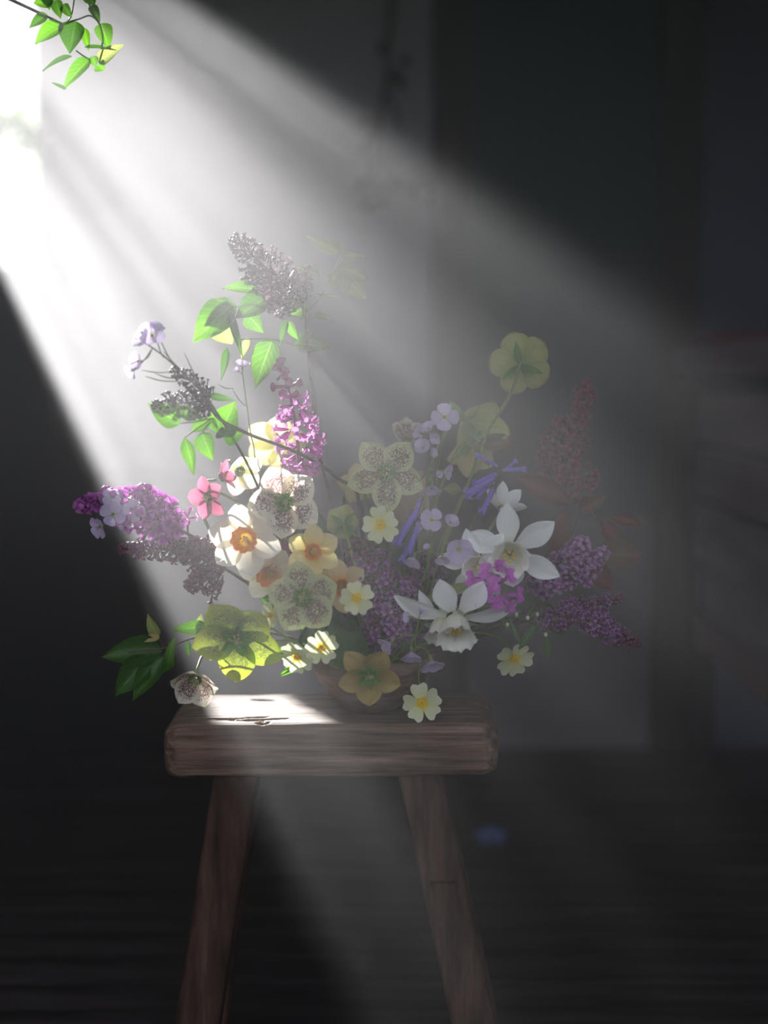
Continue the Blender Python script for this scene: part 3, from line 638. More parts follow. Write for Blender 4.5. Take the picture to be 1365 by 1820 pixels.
def bluebell(stem, bells, label, to_bowl=True, smat=None):
    rnd = random.Random(int(stem[0][0])); pts = [W(*q) for q in stem]
    if to_bowl: pts.append(bowl_pt(rnd))
    root = thing('bluebell', pts[-1], label, 'flower', 'bluebells in the bowl'); add_stem(root, pts, [(0, .0008), (1, .0016)], smat or stem_g, 6)
    for (a, b, Y, k) in bells:
        A = W(a[0], a[1], Y); B = W(b[0], b[1], Y - .01); d = B - A; L = d.length
        inst('bell', BELL, Matrix.Translation(A) @ (frame(d, rnd.uniform(0, 3)) @ Matrix.Diagonal((L * k * .9, L * k * .9, L))).to_4x4(), root)
        s0 = min(smooth(pts, 6), key=lambda q: (q - A).length)
        if (s0 - A).length > .002: MB().tube([s0, A.lerp(s0, .5) + Vector((0, 0, .003)), A], .0006, 4, 4).build('pedicel', smat or stem_g, root)
    return root
# ================================================================ the arrangement
# ---- tall lilac at the top of the bouquet
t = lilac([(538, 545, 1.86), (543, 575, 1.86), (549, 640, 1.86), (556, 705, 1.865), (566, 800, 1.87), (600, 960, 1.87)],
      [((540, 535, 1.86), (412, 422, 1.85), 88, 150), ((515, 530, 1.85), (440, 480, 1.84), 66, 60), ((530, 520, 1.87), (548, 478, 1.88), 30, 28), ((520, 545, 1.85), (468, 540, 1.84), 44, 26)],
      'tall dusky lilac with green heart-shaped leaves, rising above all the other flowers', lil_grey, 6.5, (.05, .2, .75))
add_stem(t, [W(540, 562, 1.86), W(575, 520, 1.87), W(592, 483, 1.88), W(606, 448, 1.89)], [(0, .0014), (1, .0008)], leaf_p, 6, 'side_shoot')
add_stem(t, [W(546, 622, 1.86), W(500, 606, 1.85), W(460, 602, 1.84), W(418, 604, 1.84)], .0010, stem_g, 5, 'side_shoot')
add_stem(t, [W(538, 566, 1.86), W(490, 553, 1.85), W(450, 540, 1.84), W(405, 548, 1.84)], .0010, stem_g, 5, 'side_shoot')
for a in [((602, 449), (542, 418), 22, 1.89, leaf_p, .4), ((603, 447), (590, 426), 24, 1.90, leaf_p, .1), ((604, 452), (649, 457), 12, 1.88, leaf_p, -.3), ((600, 476), (656, 497), 24, 1.88, leaf_p, .6),
          ((602, 482), (651, 531), 46, 1.90, leaf_p, .3), ((588, 484), (604, 514), 38, 1.90, leaf_p, .1), ((557, 560), (594, 569), 13, 1.87, leaf_g, .2), ((567, 489), (526, 474), 26, 1.89, leaf_g, .2),
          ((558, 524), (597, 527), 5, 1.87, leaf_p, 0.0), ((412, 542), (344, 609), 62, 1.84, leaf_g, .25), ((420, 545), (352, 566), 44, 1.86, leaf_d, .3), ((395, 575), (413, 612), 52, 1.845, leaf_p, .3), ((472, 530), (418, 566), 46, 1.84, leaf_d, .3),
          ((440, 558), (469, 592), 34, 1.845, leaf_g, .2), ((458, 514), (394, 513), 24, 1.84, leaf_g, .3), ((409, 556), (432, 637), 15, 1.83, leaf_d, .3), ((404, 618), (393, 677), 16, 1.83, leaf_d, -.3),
          ((484, 604), (453, 691), 48, 1.84, leaf_g, .15), ((524, 610), (586, 619), 42, 1.88, leaf_g, .15), ((510, 568), (497, 618), 14, 1.85, leaf_d, .3), ((513, 572), (530, 604), 17, 1.85, leaf_g, .5),
          ((545, 545), (515, 562), 34, 1.87, leaf_g, .2), ((440, 600), (428, 640), 14, 1.85, leaf_p, .2)]:
    leaf(t, a[0], a[1], a[2], a[3], up=(random.uniform(-.3, .3), random.uniform(-.1, .4), 1), mat=a[4], bend=a[5] * 2)
# ---- near-black lilac leaning left
t = lilac([(364, 690, 1.72), (383, 738, 1.72), (438, 770, 1.725), (532, 806, 1.75), (600, 850, 1.84), (640, 905, 1.85)],
      [((374, 700, 1.72), (306, 656, 1.71), 38, 55), ((372, 712, 1.72), (270, 722, 1.71), 52, 95), ((375, 725, 1.72), (335, 738, 1.71), 30, 26)],
      'near-black lilac cluster with glossy green leaves, leaning out beside the tall lilac', lil_black, 6.0, (.0, .15, .85))
for a in [((319, 753), (263, 716), 40, 1.71, leaf_g, .3), ((350, 742), (304, 718), 25, 1.71, leaf_g, .4), ((371, 745), (338, 768), 26, 1.72, leaf_g, .2), ((390, 774), (419, 714), 58, 1.74, leaf_g, .2), ((398, 776), (436, 768), 40, 1.745, leaf_g, .2),
          ((372, 703), (419, 712), 14, 1.72, leaf_d, .3), ((359, 769), (379, 819), 38, 1.71, leaf_g, .2), ((328, 778), (345, 846), 26, 1.70, leaf_g, -.7), ((378, 742), (388, 765), 8, 1.71, leaf_d, .2), ((386, 768), (400, 776), 24, 1.72, leaf_d, .1)]:
    leaf(t, a[0], a[1], a[2], a[3], up=(random.uniform(-.3, .3), random.uniform(-.1, .3), 1), mat=a[4], bend=a[5] * 2)
for q in ([(376, 744, 1.72), (345, 750, 1.71), (319, 752, 1.71)], [(374, 746, 1.72), (345, 765, 1.71), (328, 778, 1.70)], [(378, 748, 1.72), (366, 758, 1.71), (360, 769, 1.71)]):
    add_stem(t, [W(*p) for p in q], .0009, stem_g, 5, 'petiole')
# ---- lady's smock
cardamine([(262, 612, 1.71), (290, 632, 1.71), (322, 660, 1.715), (362, 700, 1.725), (405, 765, 1.74), (447, 840, 1.77), (520, 1000, 1.84)],
          [(270, 596, 1.71, 25, (.1, .45, .8), .75, 10), (254, 604, 1.712, 20, (-.5, .4, .7), .6, 0), (276, 586, 1.715, 17, (.4, .8, .4), .5, 0), (246, 642, 1.71, 19, (-.6, .0, .7), .6, 20), (238, 657, 1.705, 17, (-.7, -.5, .6), .45, 0)],
          'lavender cuckoo flower with thin dark pods, beside the near-black lilac',
          [((284, 602, 1.71), (309, 648, 1.71)), ((290, 624, 1.71), (336, 668, 1.72)), ((327, 626, 1.71), (366, 702, 1.725)), ((252, 658, 1.71), (312, 660, 1.71)), ((258, 669, 1.705), (318, 678, 1.71)), ((276, 664, 1.71), (320, 672, 1.71)), ((279, 606, 1.71), (291, 636, 1.71))], .0013, stem_d)
cardamine([(431, 664, 1.84), (440, 730, 1.84), (450, 790, 1.84), (480, 870, 1.84)], [(431, 653, 1.84, 15, (.1, .9, .4), .45, 0), (424, 660, 1.84, 9, (-.6, .5, .5), .4, 0)],
          'single pale cuckoo flower on a thin green stem under the bright heart-shaped leaf', [((388, 683, 1.84), (415, 691, 1.84)), ((412, 690, 1.84), (436, 722, 1.84))])
# ---- orchid-pink spike
rnd = random.Random(5); pts = [W(498, 640, 1.80), W(513, 690, 1.80), (W(527, 770, 1.80)), W(537, 860, 1.81), W(570, 980, 1.82)]; pts.append(bowl_pt(rnd))
t = thing('pink_flower_spike', pts[-1], 'upright spike of orchid-pink flowers in front of the tall lilac stem', 'flower'); add_stem(t, pts, [(0, .0012), (1, .0026)], cory_b, 7)
def cory_mesh(mat, pw=.75, up=0.0):
    mb = MB(); I = Matrix.Identity(3); o = Vector((0, 0, 0))
    mb.tube([(0, 0, -.9), (.05, 0, -.3), (.0, 0, .35), (-.05, 0, .8)], [(0, .10), (.3, .22), (.7, .26), (1, .18)], 7, 3)
    mb.add(*place(petal(.85, pw, 'round', 4, 5, .5 + up, -.7, .4), frame(Vector((0, 0, 1))), Vector((0, 0, .6)), 0)); mb.add(*place(petal(.85, pw, 'round', 4, 5, .4 + up, -.9, .4), frame(Vector((0, 0, 1))), Vector((0, 0, .6)), math.pi))
    for k in (1, 3): mb.add(*place(petal(.55, pw * .6, 'round', 2, 4, .9, -.4, .4), frame(Vector((0, 0, 1))), Vector((0, 0, .65)), k * math.pi / 2))
    for i, v in enumerate(mb.v): mb.uv[i] = (.5, max(0, min(1, (v.z + .9) / 2)))
    return mb.mesh('floret', mat)
CO, CB = cory_mesh(cory_m), cory_mesh(cory_b)
def put(me, px, py, Y, d, s, root, name='floret', roll=0):
    s = M_(s, Y); inst(name, me, Matrix.Translation(W(px, py, Y)) @ (frame(face(d), roll) @ Matrix.Diagonal((s, s, s))).to_4x4(), root)
BUD = fm(cory_b, 'bud')
for (x, y, d, s) in [(500, 645, (-.1, 1, .2), 16), (494, 655, (-.7, .6, .3), 15), (505, 662, (.5, .5, .5), 15), (490, 688, (-1, -.1, .3), 15), (528, 682, (1, .3, .3), 16), (508, 672, (-.5, .6, .6), 14), (512, 680, (.3, .4, .8), 14), (521, 702, (.9, .2, .4), 16), (505, 700, (-.4, .2, .8), 15)]:
    put(BUD, x, y, 1.795, d, s, t, 'bud')
for i in range(46):
    k = i / 45; y = lerp(700, 838, k ** .85); sx = lerp(507, 534, (y - 640) / 200) + 6; w = interp([(0, 14), (.25, 34), (.6, 44), (.85, 30), (1, 12)], k); a = i * 2.4
    x = sx + math.cos(a) * w * .8; put(CO, x, y + rnd.uniform(-5, 5), 1.80 - math.sin(a) * .022 - .004, (math.cos(a), rnd.uniform(-.9, .1), math.sin(a) + .2), rnd.uniform(12, 16), t, 'floret', rnd.uniform(0, 6))
# ---- left: magenta lilac, lavender blossoms, dark mauve lilac
t = lilac([(305, 935, 1.78), (345, 955, 1.785), (410, 995, 1.80), (520, 1070, 1.82)],
      [((318, 945, 1.78), (186, 876, 1.775), 84, 62), ((300, 930, 1.775), (250, 866, 1.77), 54, 20), ((200, 884, 1.775), (136, 900, 1.775), 26, 16), ((305, 955, 1.785), (288, 962, 1.785), 50, 8)],
      'vivid magenta lilac in open bloom, lit by the sun above the dark mauve lilac', lil_mag, 13, (.6, .3, .15))
cardamine([(215, 912, 1.765), (262, 938, 1.77), (330, 966, 1.785), (430, 1010, 1.80)],
          [(199, 884, 1.762, 17, (.1, .5, 1), .9, 0), (201, 914, 1.757, 22, (-.1, -.1, 1), .95, 20), (238, 906, 1.757, 20, (.2, 0, 1), .8, 40), (178, 936, 1.765, 22, (-.7, -.3, .7), .75, 0), (222, 930, 1.765, 13, (.1, -.8, .5), .5, 0)],
          'lavender cuckoo flower blossoms lying against the vivid magenta lilac', rs=.0008)
t = thing('pink_sprig', W(338, 962, 1.79), 'small sprig of pale pink florets standing up behind the dark mauve lilac', 'flower'); add_stem(t, [W(334, 925, 1.79), W(334, 945, 1.79), W(338, 962, 1.79)], .0012, cory_b, 5)
for (x, y, d) in [(331, 915, (-.5, .8, .3)), (337, 908, (.3, 1, .3)), (343, 920, (.9, .2, .3)), (325, 922, (-.9, .1, .4)), (335, 925, (.1, -.2, 1))]: put(CO, x, y, 1.79, d, 9, t)
lilac([(395, 1008, 1.775), (430, 1030, 1.785), (520, 1090, 1.81)],
      [((398, 1000, 1.775), (318, 975, 1.77), 84, 110), ((392, 1020, 1.77), (330, 1040, 1.765), 64, 70), ((330, 978, 1.77), (212, 975, 1.77), 46, 80), ((395, 995, 1.76), (345, 962, 1.76), 40, 36)],
      'dark mauve lilac hanging low next to the white daffodil with orange cup', lil_dark, 7, (.12, .3, .58))
# ---- pink and red-edged flowers
hellebore(372, 884, 1.765, 42, (-.55, -.1, .8), 15, pink_m, 'larger pink star-shaped flower showing its face beside the red-edged white hellebore', a0=.25, bend=-.2, wid=.78, fil=fil_r, group='pink hellebores', seed=1)
hellebore(390, 850, 1.78, 36, (.75, .35, .25), 40, pink_m, 'pink flower seen from its side with dark wine stamens', a0=.9, bend=-.5, wid=.62, prof='ovate', fil=fil_r, group='pink hellebores')
hellebore(424, 836, 1.83, 44, (.45, -.35, .7), 20, hel_blush, 'white sunlit hellebore with red petal edges, next to the pink flowers', a0=.35, bend=.2, group=HG)
hellebore(492, 795, 1.89, 60, (-.2, .3, -.8), 12, hel_yellow, 'pale yellow hellebore seen from behind under the orchid-pink spike', a0=.2, bend=.3, back=True, centre=False)
hellebore(508, 956, 1.785, 30, (.1, -.2, .9), 0, wine_m, 'small wine-red hellebore tucked under the cream freckled hellebore', a0=.4, bend=.5)
# ---- big central faces
hellebore(505, 893, 1.74, 68, (.18, .10, 1), 96, hel_white, 'large cream hellebore with wine freckles above the white daffodil', a0=.22, bend=.2)
narcissus(436, 958, 1.725, 64, (-.05, .05, 1), 14, nar_white, cup_o, 'ivory daffodil with ruffled orange cup, beside the dark mauve lilac', .33, .34, .80)
narcissus(556, 980, 1.715, 49, (.12, .05, 1), 0, nar_cream, cup_o, 'creamy yellow daffodil with small orange cup below the cream hellebore', .27, .28, .78, a0=.15)
narcissus(482, 1014, 1.745, 58, (-.15, -.35, .9), 25, nar_white, cup_o, 'ivory daffodil nodding with its orange cup below the other ivory one', .34, .42, .74, a0=.25)
narcissus(606, 1042, 1.755, 50, (.1, .05, 1), 10, nar_peach, cup_o, 'peach daffodil half hidden behind a pale primrose', .28, .3, .74)
hellebore(538, 1062, 1.705, 68, (.05, .08, 1), 6, hel_green2, 'pale green hellebore thick with wine freckles in the middle of the bouquet', a0=.14, bend=.2)
primrose(633, 1063, 1.70, 32, (.15, .05, 1), 10, 'pale primrose in front of the peach daffodil')
hellebore(424, 1128, 1.72, 82, (-.1, -.30, .9), 100, hel_green, 'large lime green freckled hellebore at the lower edge beside the primroses', a0=.10, bend=.25, bracts=5, bfront=True)
primrose(527, 1168, 1.715, 32, (-.25, -.35, 1), 36, 'sunlit primrose hanging by the rim of the bowl')
primrose(571, 1150, 1.708, 31, (.05, -.05, 1), 0, 'primrose tucked between the sunlit primrose and the dark leaves at the bowl rim')
primrose(483, 1093, 1.73, 26, (-.6, .1, .6), 20, 'pale primrose turned aside between the lime hellebore and the freckled one')
hellebore(655, 1195, 1.705, 60, (.05, -.30, .85), 40, hel_olive, 'olive brown hellebore drooping over the front of the bowl', a0=.35, bend=-.2, bracts=6, ruffle=.05, wid=.8, bfront=True)
hellebore(348, 1203, 1.745, 56, (-.05, -.5, .75), 60, hel_white, 'cream hellebore drooping over the end of the stool seat', a0=.55, bend=.3, via=[(368, 1160, 1.79), (430, 1150, 1.81), (540, 1140, 1.83)], fil=fil_r)
# ---- leafy branch at lower left
bp = [W(228, 1160, 1.77), W(292, 1152, 1.775), W(350, 1132, 1.785), W(430, 1120, 1.80), W(540, 1140, 1.82), BC + Vector((-.03, -.02, .05))]
t = thing('leafy_branch', bp[-1], 'leafy green branch reaching into the dark below the magenta and mauve lilacs', 'branch'); add_stem(t, bp, [(0, .0010), (1, .0018)], bark, 6)
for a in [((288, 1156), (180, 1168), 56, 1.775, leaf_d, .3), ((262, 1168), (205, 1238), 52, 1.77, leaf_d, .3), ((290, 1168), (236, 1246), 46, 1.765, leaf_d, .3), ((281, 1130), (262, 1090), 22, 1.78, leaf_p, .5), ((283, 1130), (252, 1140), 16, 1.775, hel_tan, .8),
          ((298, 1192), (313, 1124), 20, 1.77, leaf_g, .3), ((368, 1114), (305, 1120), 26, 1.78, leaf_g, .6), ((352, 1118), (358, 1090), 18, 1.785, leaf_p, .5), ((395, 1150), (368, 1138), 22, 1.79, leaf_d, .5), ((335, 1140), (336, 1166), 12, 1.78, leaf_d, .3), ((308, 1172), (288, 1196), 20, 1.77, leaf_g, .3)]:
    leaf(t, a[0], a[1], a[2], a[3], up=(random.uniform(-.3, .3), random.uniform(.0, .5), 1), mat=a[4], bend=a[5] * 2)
for q in ([(281, 1130, 1.78), (290, 1150, 1.775)], [(366, 1114, 1.78), (382, 1128, 1.79)], [(352, 1118, 1.785), (366, 1128, 1.787)]): add_stem(t, [W(*p) for p in q], .0008, stem_d, 5, 'petiole', 2)
# ---- primrose foliage by the bowl rim
t = thing('primrose_leaves', BC + Vector((-.02, -.03, .05)), 'crinkled green primrose leaves spilling over the bowl rim', 'leaves')
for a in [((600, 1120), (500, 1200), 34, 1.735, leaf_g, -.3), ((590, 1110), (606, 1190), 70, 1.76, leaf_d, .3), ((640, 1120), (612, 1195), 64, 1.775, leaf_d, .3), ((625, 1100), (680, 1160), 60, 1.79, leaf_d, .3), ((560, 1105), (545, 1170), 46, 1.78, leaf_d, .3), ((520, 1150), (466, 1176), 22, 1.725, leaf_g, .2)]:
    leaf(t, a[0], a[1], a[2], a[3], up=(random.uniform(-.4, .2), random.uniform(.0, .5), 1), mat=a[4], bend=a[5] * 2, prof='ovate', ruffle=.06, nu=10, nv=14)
# ---- right of centre
hellebore(688, 838, 1.795, 72, (-.05, -.12, 1), 108, hel_green2, 'wide pale hellebore above a lone primrose, its petal tip glowing yellow', a0=.25, bend=.2, wid=.78, bracts=0)
hellebore(722, 782, 1.88, 40, (.1, .5, .5), 0, hel_white, 'small pale hellebore peeping out behind the wide pale hellebore', a0=.6, bend=.3)
hellebore(708, 880, 1.87, 62, (.2, .1, -.9), 190, hel_tan, 'buff hellebore seen from behind below the wide pale hellebore', a0=.3, bend=.3, centre=False)
hellebore(640, 865, 1.89, 40, (-.2, .2, -.9), 60, hel_yellow, 'pale yellow hellebore mostly hidden by the wide pale hellebore', a0=.3, bend=.3, centre=False)
hellebore(610, 932, 1.80, 42, (-.1, .1, -.9), 20, hel_lime, 'hazy green hellebore seen from behind above the purple lilac', a0=.55, bend=.4, centre=False, bracts=4, back=True)
primrose(676, 933, 1.745, 34, (-.05, 0, 1), 14, 'lone primrose between the wide pale hellebore and the purple lilac')
lilac([(706, 1135, 1.80), (690, 1160, 1.82)],
      [((712, 1120, 1.79), (628, 962, 1.775), 120, 190), ((690, 1140, 1.79), (655, 1060, 1.77), 104, 90)],
      'broad muted purple lilac filling the middle beneath the lone primrose', lil_purp, 8, (.4, .35, .25), lil_dark)
lilac([(745, 1120, 1.83), (720, 1160, 1.84)],
      [((755, 1110, 1.83), (762, 985, 1.83), 110, 100), ((720, 1135, 1.82), (745, 1075, 1.82), 70, 40)],
      'shadowy purple lilac deep behind the drooping white daffodils', lil_purp, 7.5, (.25, .35, .4), lil_dark)
# ---- lady's smock in the middle
cardamine([(790, 752, 1.785), (783, 790, 1.79), (776, 860, 1.80), (765, 960, 1.81), (742, 1080, 1.82)],
          [(790, 741, 1.78, 24, (0, .1, 1), .97, 45), (762, 762, 1.782, 14, (-.4, .6, .6), .6, 0), (748, 770, 1.785, 15, (-.8, .3, .5), .45, 0), (775, 778, 1.785, 12, (-.4, -.2, .8), .6, 0), (752, 796, 1.785, 17, (-.2, .4, .8), .5, 10), (766, 806, 1.785, 12, (.6, .2, .6), .4, 0)],
          'lavender cuckoo flower whose topmost blossom opens flat beside the lime hellebores')
cardamine([(766, 820, 1.78), (765, 850, 1.785), (772, 900, 1.79), (755, 1020, 1.81)],
          [(767, 862, 1.775, 20, (0, -.85, .5), .45, 45), (789, 838, 1.777, 18, (.9, -.1, .4), .45, 0), (778, 845, 1.78, 10, (.4, .3, .8), .3, 0)],
          'lavender cuckoo flower with nodding half-closed blossoms under the flat topmost blossom', [((745, 855, 1.78), (762, 832, 1.78)), ((775, 808, 1.78), (774, 838, 1.78))])
cardamine([(780, 935, 1.775), (765, 985, 1.785), (748, 1080, 1.81)],
          [(768, 924, 1.77, 21, (-.3, .1, .9), .8, 0), (800, 930, 1.772, 17, (.3, .5, .7), .4, 0), (752, 935, 1.775, 12, (-.8, -.1, .5), .4, 0)],
          'pinkish cuckoo flower with three small blossoms beside the leaning bluebell')
cardamine([(790, 965, 1.755), (778, 1000, 1.765), (762, 1060, 1.79), (740, 1120, 1.81)],
          [(736, 990, 1.755, 21, (-.3, -.8, .5), .35, 0), (786, 988, 1.75, 18, (0, -.8, .6), .4, 20), (815, 975, 1.75, 28, (.1, -.3, .9), .6, 10), (760, 975, 1.76, 9, (-.3, .7, .6), .4, 0)],
          'pale cuckoo flower with drooping blossoms beside the upper white daffodils')
cardamine([(745, 1095, 1.735), (738, 1135, 1.74), (728, 1165, 1.76)],
          [(694, 1142, 1.725, 22, (-.75, -.5, .4), .4, 0), (731, 1158, 1.73, 24, (0, -.9, .45), .4, 30), (766, 1174, 1.735, 26, (.2, -.8, .5), .5, 0), (728, 1098, 1.73, 13, (-.7, .2, .6), .4, 0), (748, 1088, 1.73, 11, (.3, .8, .5), .3, 0)],
          'lavender cuckoo flower drooping in front of the dark side of the bowl')
# ---- lime hellebores at the back right
hellebore(924, 648, 1.88, 58, (.10, .12, -.95), -18, hel_lime, 'round lime hellebore seen from behind on a long bare stem above the bluebells', a0=.20, bend=.3, wid=.93, cross=.34, prof='round', back=True, centre=False, bracts=3,
          via=[(905, 705, 1.875), (868, 765, 1.87), (845, 830, 1.86), (805, 925, 1.85), (740, 1080, 1.84)], stem_r=.0020)
t = bpy.data.objects['hellebore']
hellebore(832, 752, 1.89, 74, (.45, -.25, -.6), 20, hel_lime, 'lime hellebore with upright petals behind the flat lavender blossom', a0=.65, bend=.1, wid=.8, back=True, centre=False, bracts=2)
hellebore(836, 795, 1.88, 50, (.1, -.5, -.6), 120, hel_yellow, 'yellow-green hellebore drooping below the upright lime one', a0=.5, bend=.3, back=True, centre=False, bracts=2)
t = thing('hellebore_foliage', BC + Vector((.03, .01, .05)), 'bronze-green divided leaf on the stem below the bare-stemmed lime hellebore', 'leaves'); add_stem(t, [W(852, 790, 1.872), W(835, 850, 1.865), W(770, 1000, 1.85), BC + Vector((.03, .01, .05))], .0016, stem_g)
for a in [((850, 790), (918, 792), 24, leaf_o), ((852, 786), (900, 772), 16, leaf_d), ((848, 792), (870, 830), 16, leaf_p), ((820, 872), (788, 868), 22, leaf_p)]:
    leaf(t, a[0], a[1], a[2], 1.87, mat=a[3], prof='lance', bend=.6)
# ---- bluebells
bluebell([(912, 828, 1.80), (888, 838, 1.80), (868, 880, 1.80), (835, 940, 1.81), (790, 1040, 1.82), (745, 1120, 1.83)],
         [((885, 830), (847, 808), 1.80, .32), ((884, 842), (842, 862), 1.79, .55), ((880, 848), (828, 880), 1.785, .60), ((878, 868), (856, 912), 1.785, .5), ((893, 835), (934, 834), 1.80, .45), ((896, 838), (918, 818), 1.80, .4), ((876, 852), (848, 884), 1.79, .5)],
         'bluebell with violet bells spread above the white daffodils', smat=stem_d)
bluebell([(752, 885, 1.79), (738, 915, 1.79), (740, 980, 1.80), (725, 1080, 1.82)],
         [((742, 905), (704, 968), 1.775, .42), ((746, 925), (726, 985), 1.78, .42), ((736, 950), (712, 1000), 1.78, .45), ((748, 885), (735, 925), 1.785, .5)],
         'leaning bluebell beside the lone primrose', smat=stem_d)
# ---- white daffodils
narcissus(905, 982, 1.745, 94, (-.06, -.22, .97), 4, nar_pure, cup_w, 'pure white daffodil with wide pointed petals, topmost of the open white ones', .34, .40, .47, a0=.28, bend=-.35, prof='thal', rad=[.95, .78, .62, .6, 1.0, 1.0], group='white daffodils')
narcissus(852, 1002, 1.755, 70, (-.25, -.25, .9), 20, nar_pure, cup_w, 'white daffodil tucked beside the topmost open white daffodil', .34, .40, .50, a0=.3, bend=-.2, prof='thal', group='white daffodils')
narcissus(893, 900, 1.82, 46, (.3, .5, -.6), 0, nar_pure, cup_w, 'white daffodil turned away behind the topmost open white daffodil', .32, .4, .55, a0=.6, bend=.2, prof='thal', group='white daffodils')
narcissus(810, 1100, 1.725, 104, (.0, -.62, .66), 24, nar_pure, cup_w, 'white daffodil drooping over the bowl with swept-back petals', .31, .44, .46, a0=-.15, bend=-.45, prof='thal', rad=[.72, 1.1, .8, .8, 1.1, .74], group='white daffodils')
narcissus(786, 1103, 1.735, 62, (-.12, -.74, .5), 40, nar_pure, cup_w, 'smaller white daffodil drooping against the one over the bowl', .42, .58, .5, a0=-.5, bend=-.5, prof='thal', group='white daffodils')
# ---- vivid magenta pea-like sprig
pts = [W(880, 1030, 1.735), W(872, 1058, 1.74), W(850, 1085, 1.76), W(780, 1130, 1.80)]; pts.append(bowl_pt(rnd))
t = thing('magenta_sprig', pts[-1], 'vivid magenta flower sprig between the upper and the drooping white daffodils', 'flower'); add_stem(t, pts, .0012, stem_g)
CMg = cory_mesh(mag_m, 1.35, .35)
for (x, y, d) in [(850, 1030, (-.8, .2, .6)), (868, 1022, (-.3, .5, .7)), (884, 1018, (.1, .9, .5)), (896, 1030, (.5, .5, .6)), (852, 1062, (-.8, -.1, .6)), (870, 1056, (-.2, .1, 1)), (882, 1064, (.1, -.2, 1)), (908, 1058, (.8, .2, .6)), (898, 1068, (.5, -.4, .7)), (876, 1040, (0, .3, 1)), (862, 1044, (-.5, .2, .8))]:
    put(CMg, x, y, 1.732, d, 19, t)
leaf(t, (762, 1066), (838, 1036), 18, 1.76, mat=leaf_p, prof='strap', bend=.5, name='leaf')
# ---- far right: rosy lilac, dark red leaves, purple lilacs
lilac([(1000, 890, 1.94), (985, 960, 1.92), (930, 1050, 1.88), (820, 1120, 1.86)],
      [((1008, 860, 1.94), (1040, 690, 1.95), 50, 80), ((1000, 840, 1.94), (1000, 740, 1.94), 92, 90), ((1000, 890, 1.94), (958, 800, 1.94), 50, 44), ((1020, 890, 1.94), (1062, 840, 1.94), 44, 36), ((1036, 720, 1.95), (1042, 676, 1.95), 40, 30)],
      'tall rosy budded lilac fading into the mist beside the dark door', lil_rose, 6.5, (.1, .25, .65))
bp = [W(1068, 935, 1.92), W(1038, 905, 1.92), W(1012, 960, 1.91), W(975, 1060, 1.89), W(850, 1120, 1.86), BC + Vector((.03, .02, .05))]
t = thing('copper_leaf_branch', bp[-1], 'branch of dark red leaves behind the white daffodils', 'branch'); add_stem(t, bp, [(0, .0012), (1, .0022)], bark, 6)
for a in [((1014, 895), (916, 848), 46, leaf_r), ((1052, 985), (1142, 988), 56, leaf_o), ((1080, 918), (1142, 932), 20, leaf_r), ((1072, 926), (1096, 966), 34, leaf_r), ((1046, 1000), (1086, 1046), 42, leaf_r), ((1004, 905), (984, 988), 46, leaf_r), ((1030, 905), (1060, 890), 34, leaf_r), ((1040, 910), (1075, 880), 26, leaf_o), ((990, 920), (960, 965), 34, leaf_r), ((975, 1060), (905, 1080), 34, leaf_d), ((970, 1070), (1000, 1130), 34, leaf_d)]:
    leaf(t, a[0], a[1], a[2], 1.91, mat=a[3], prof='ovate', bend=.5, up=(random.uniform(-.3, .3), random.uniform(-.1, .4), 1))
for q in ([(1052, 985, 1.91), (1005, 975, 1.91)], [(1080, 918, 1.91), (1066, 934, 1.92)]): add_stem(t, [W(*p) for p in q], .0008, bark, 5, 'petiole', 2)
lilac([(985, 1045, 1.80), (950, 1085, 1.82), (840, 1130, 1.84)],
      [((990, 1040, 1.80), (1040, 958, 1.79), 76, 70), ((1010, 1030, 1.80), (1078, 978, 1.79), 50, 40), ((975, 1050, 1.80), (950, 1010, 1.79), 60, 40)],
      'open purple lilac beside the topmost white daffodil', lil_purp, 9, (.55, .3, .15))
lilac([(985, 1085, 1.80), (930, 1105, 1.82), (840, 1135, 1.84)],
      [((1000, 1075, 1.80), (1134, 1146, 1.79), 50, 120), ((1010, 1090, 1.80), (1105, 1060, 1.80), 40, 46), ((960, 1100, 1.80), (1010, 1112, 1.80), 44, 36)],
      'dark purple lilac drooping outwards, lowest of the lilacs on the side of the red leaves', lil_purp, 7, (.2, .35, .45), lil_dark)
primrose(914, 1170, 1.80, 36, (.25, -.45, .85), 130, 'hazy primrose hanging in the air beyond the bowl, under the drooping purple lilac', via=[(880, 1130, 1.82), (800, 1130, 1.83)], mat=None)
bp = [W(985, 1130, 1.79), W(930, 1102, 1.79), W(860, 1098, 1.80), W(790, 1130, 1.82), BC + Vector((.03, -.01, .05))]
t = thing('small_leaved_sprig', bp[-1], 'thin sprig of narrow dark leaves with tiny white buds beside the drooping white daffodil', 'branch'); add_stem(t, bp, .0009, stem_d, 5)
for a in [((905, 1100), (926, 1146), 12), ((952, 1110), (922, 1155), 18), ((972, 1126), (972, 1172), 15), ((890, 1098), (905, 1122), 9), ((945, 1105), (962, 1082), 8), ((875, 1098), (862, 1126), 8), ((935, 1103), (952, 1072), 7)]:
    leaf(t, a[0], a[1], a[2], 1.79, mat=leaf_d, prof='lance', bend=.7)
for (x, y) in [(970, 1128), (938, 1098), (918, 1092), (902, 1110), (955, 1092)]: MB().ball(W(x, y, 1.785), .0022, 6, 4, (1, 1, 1.3)).build('bud', nar_white, t)
# ---- primrose resting on the stool
primrose(750, 1250, 1.752, 36, (-.02, .12, 1), 12, 'pale primrose hanging over the front edge of the stool seat', via=[(744, 1205, 1.765), (736, 1165, 1.78)])
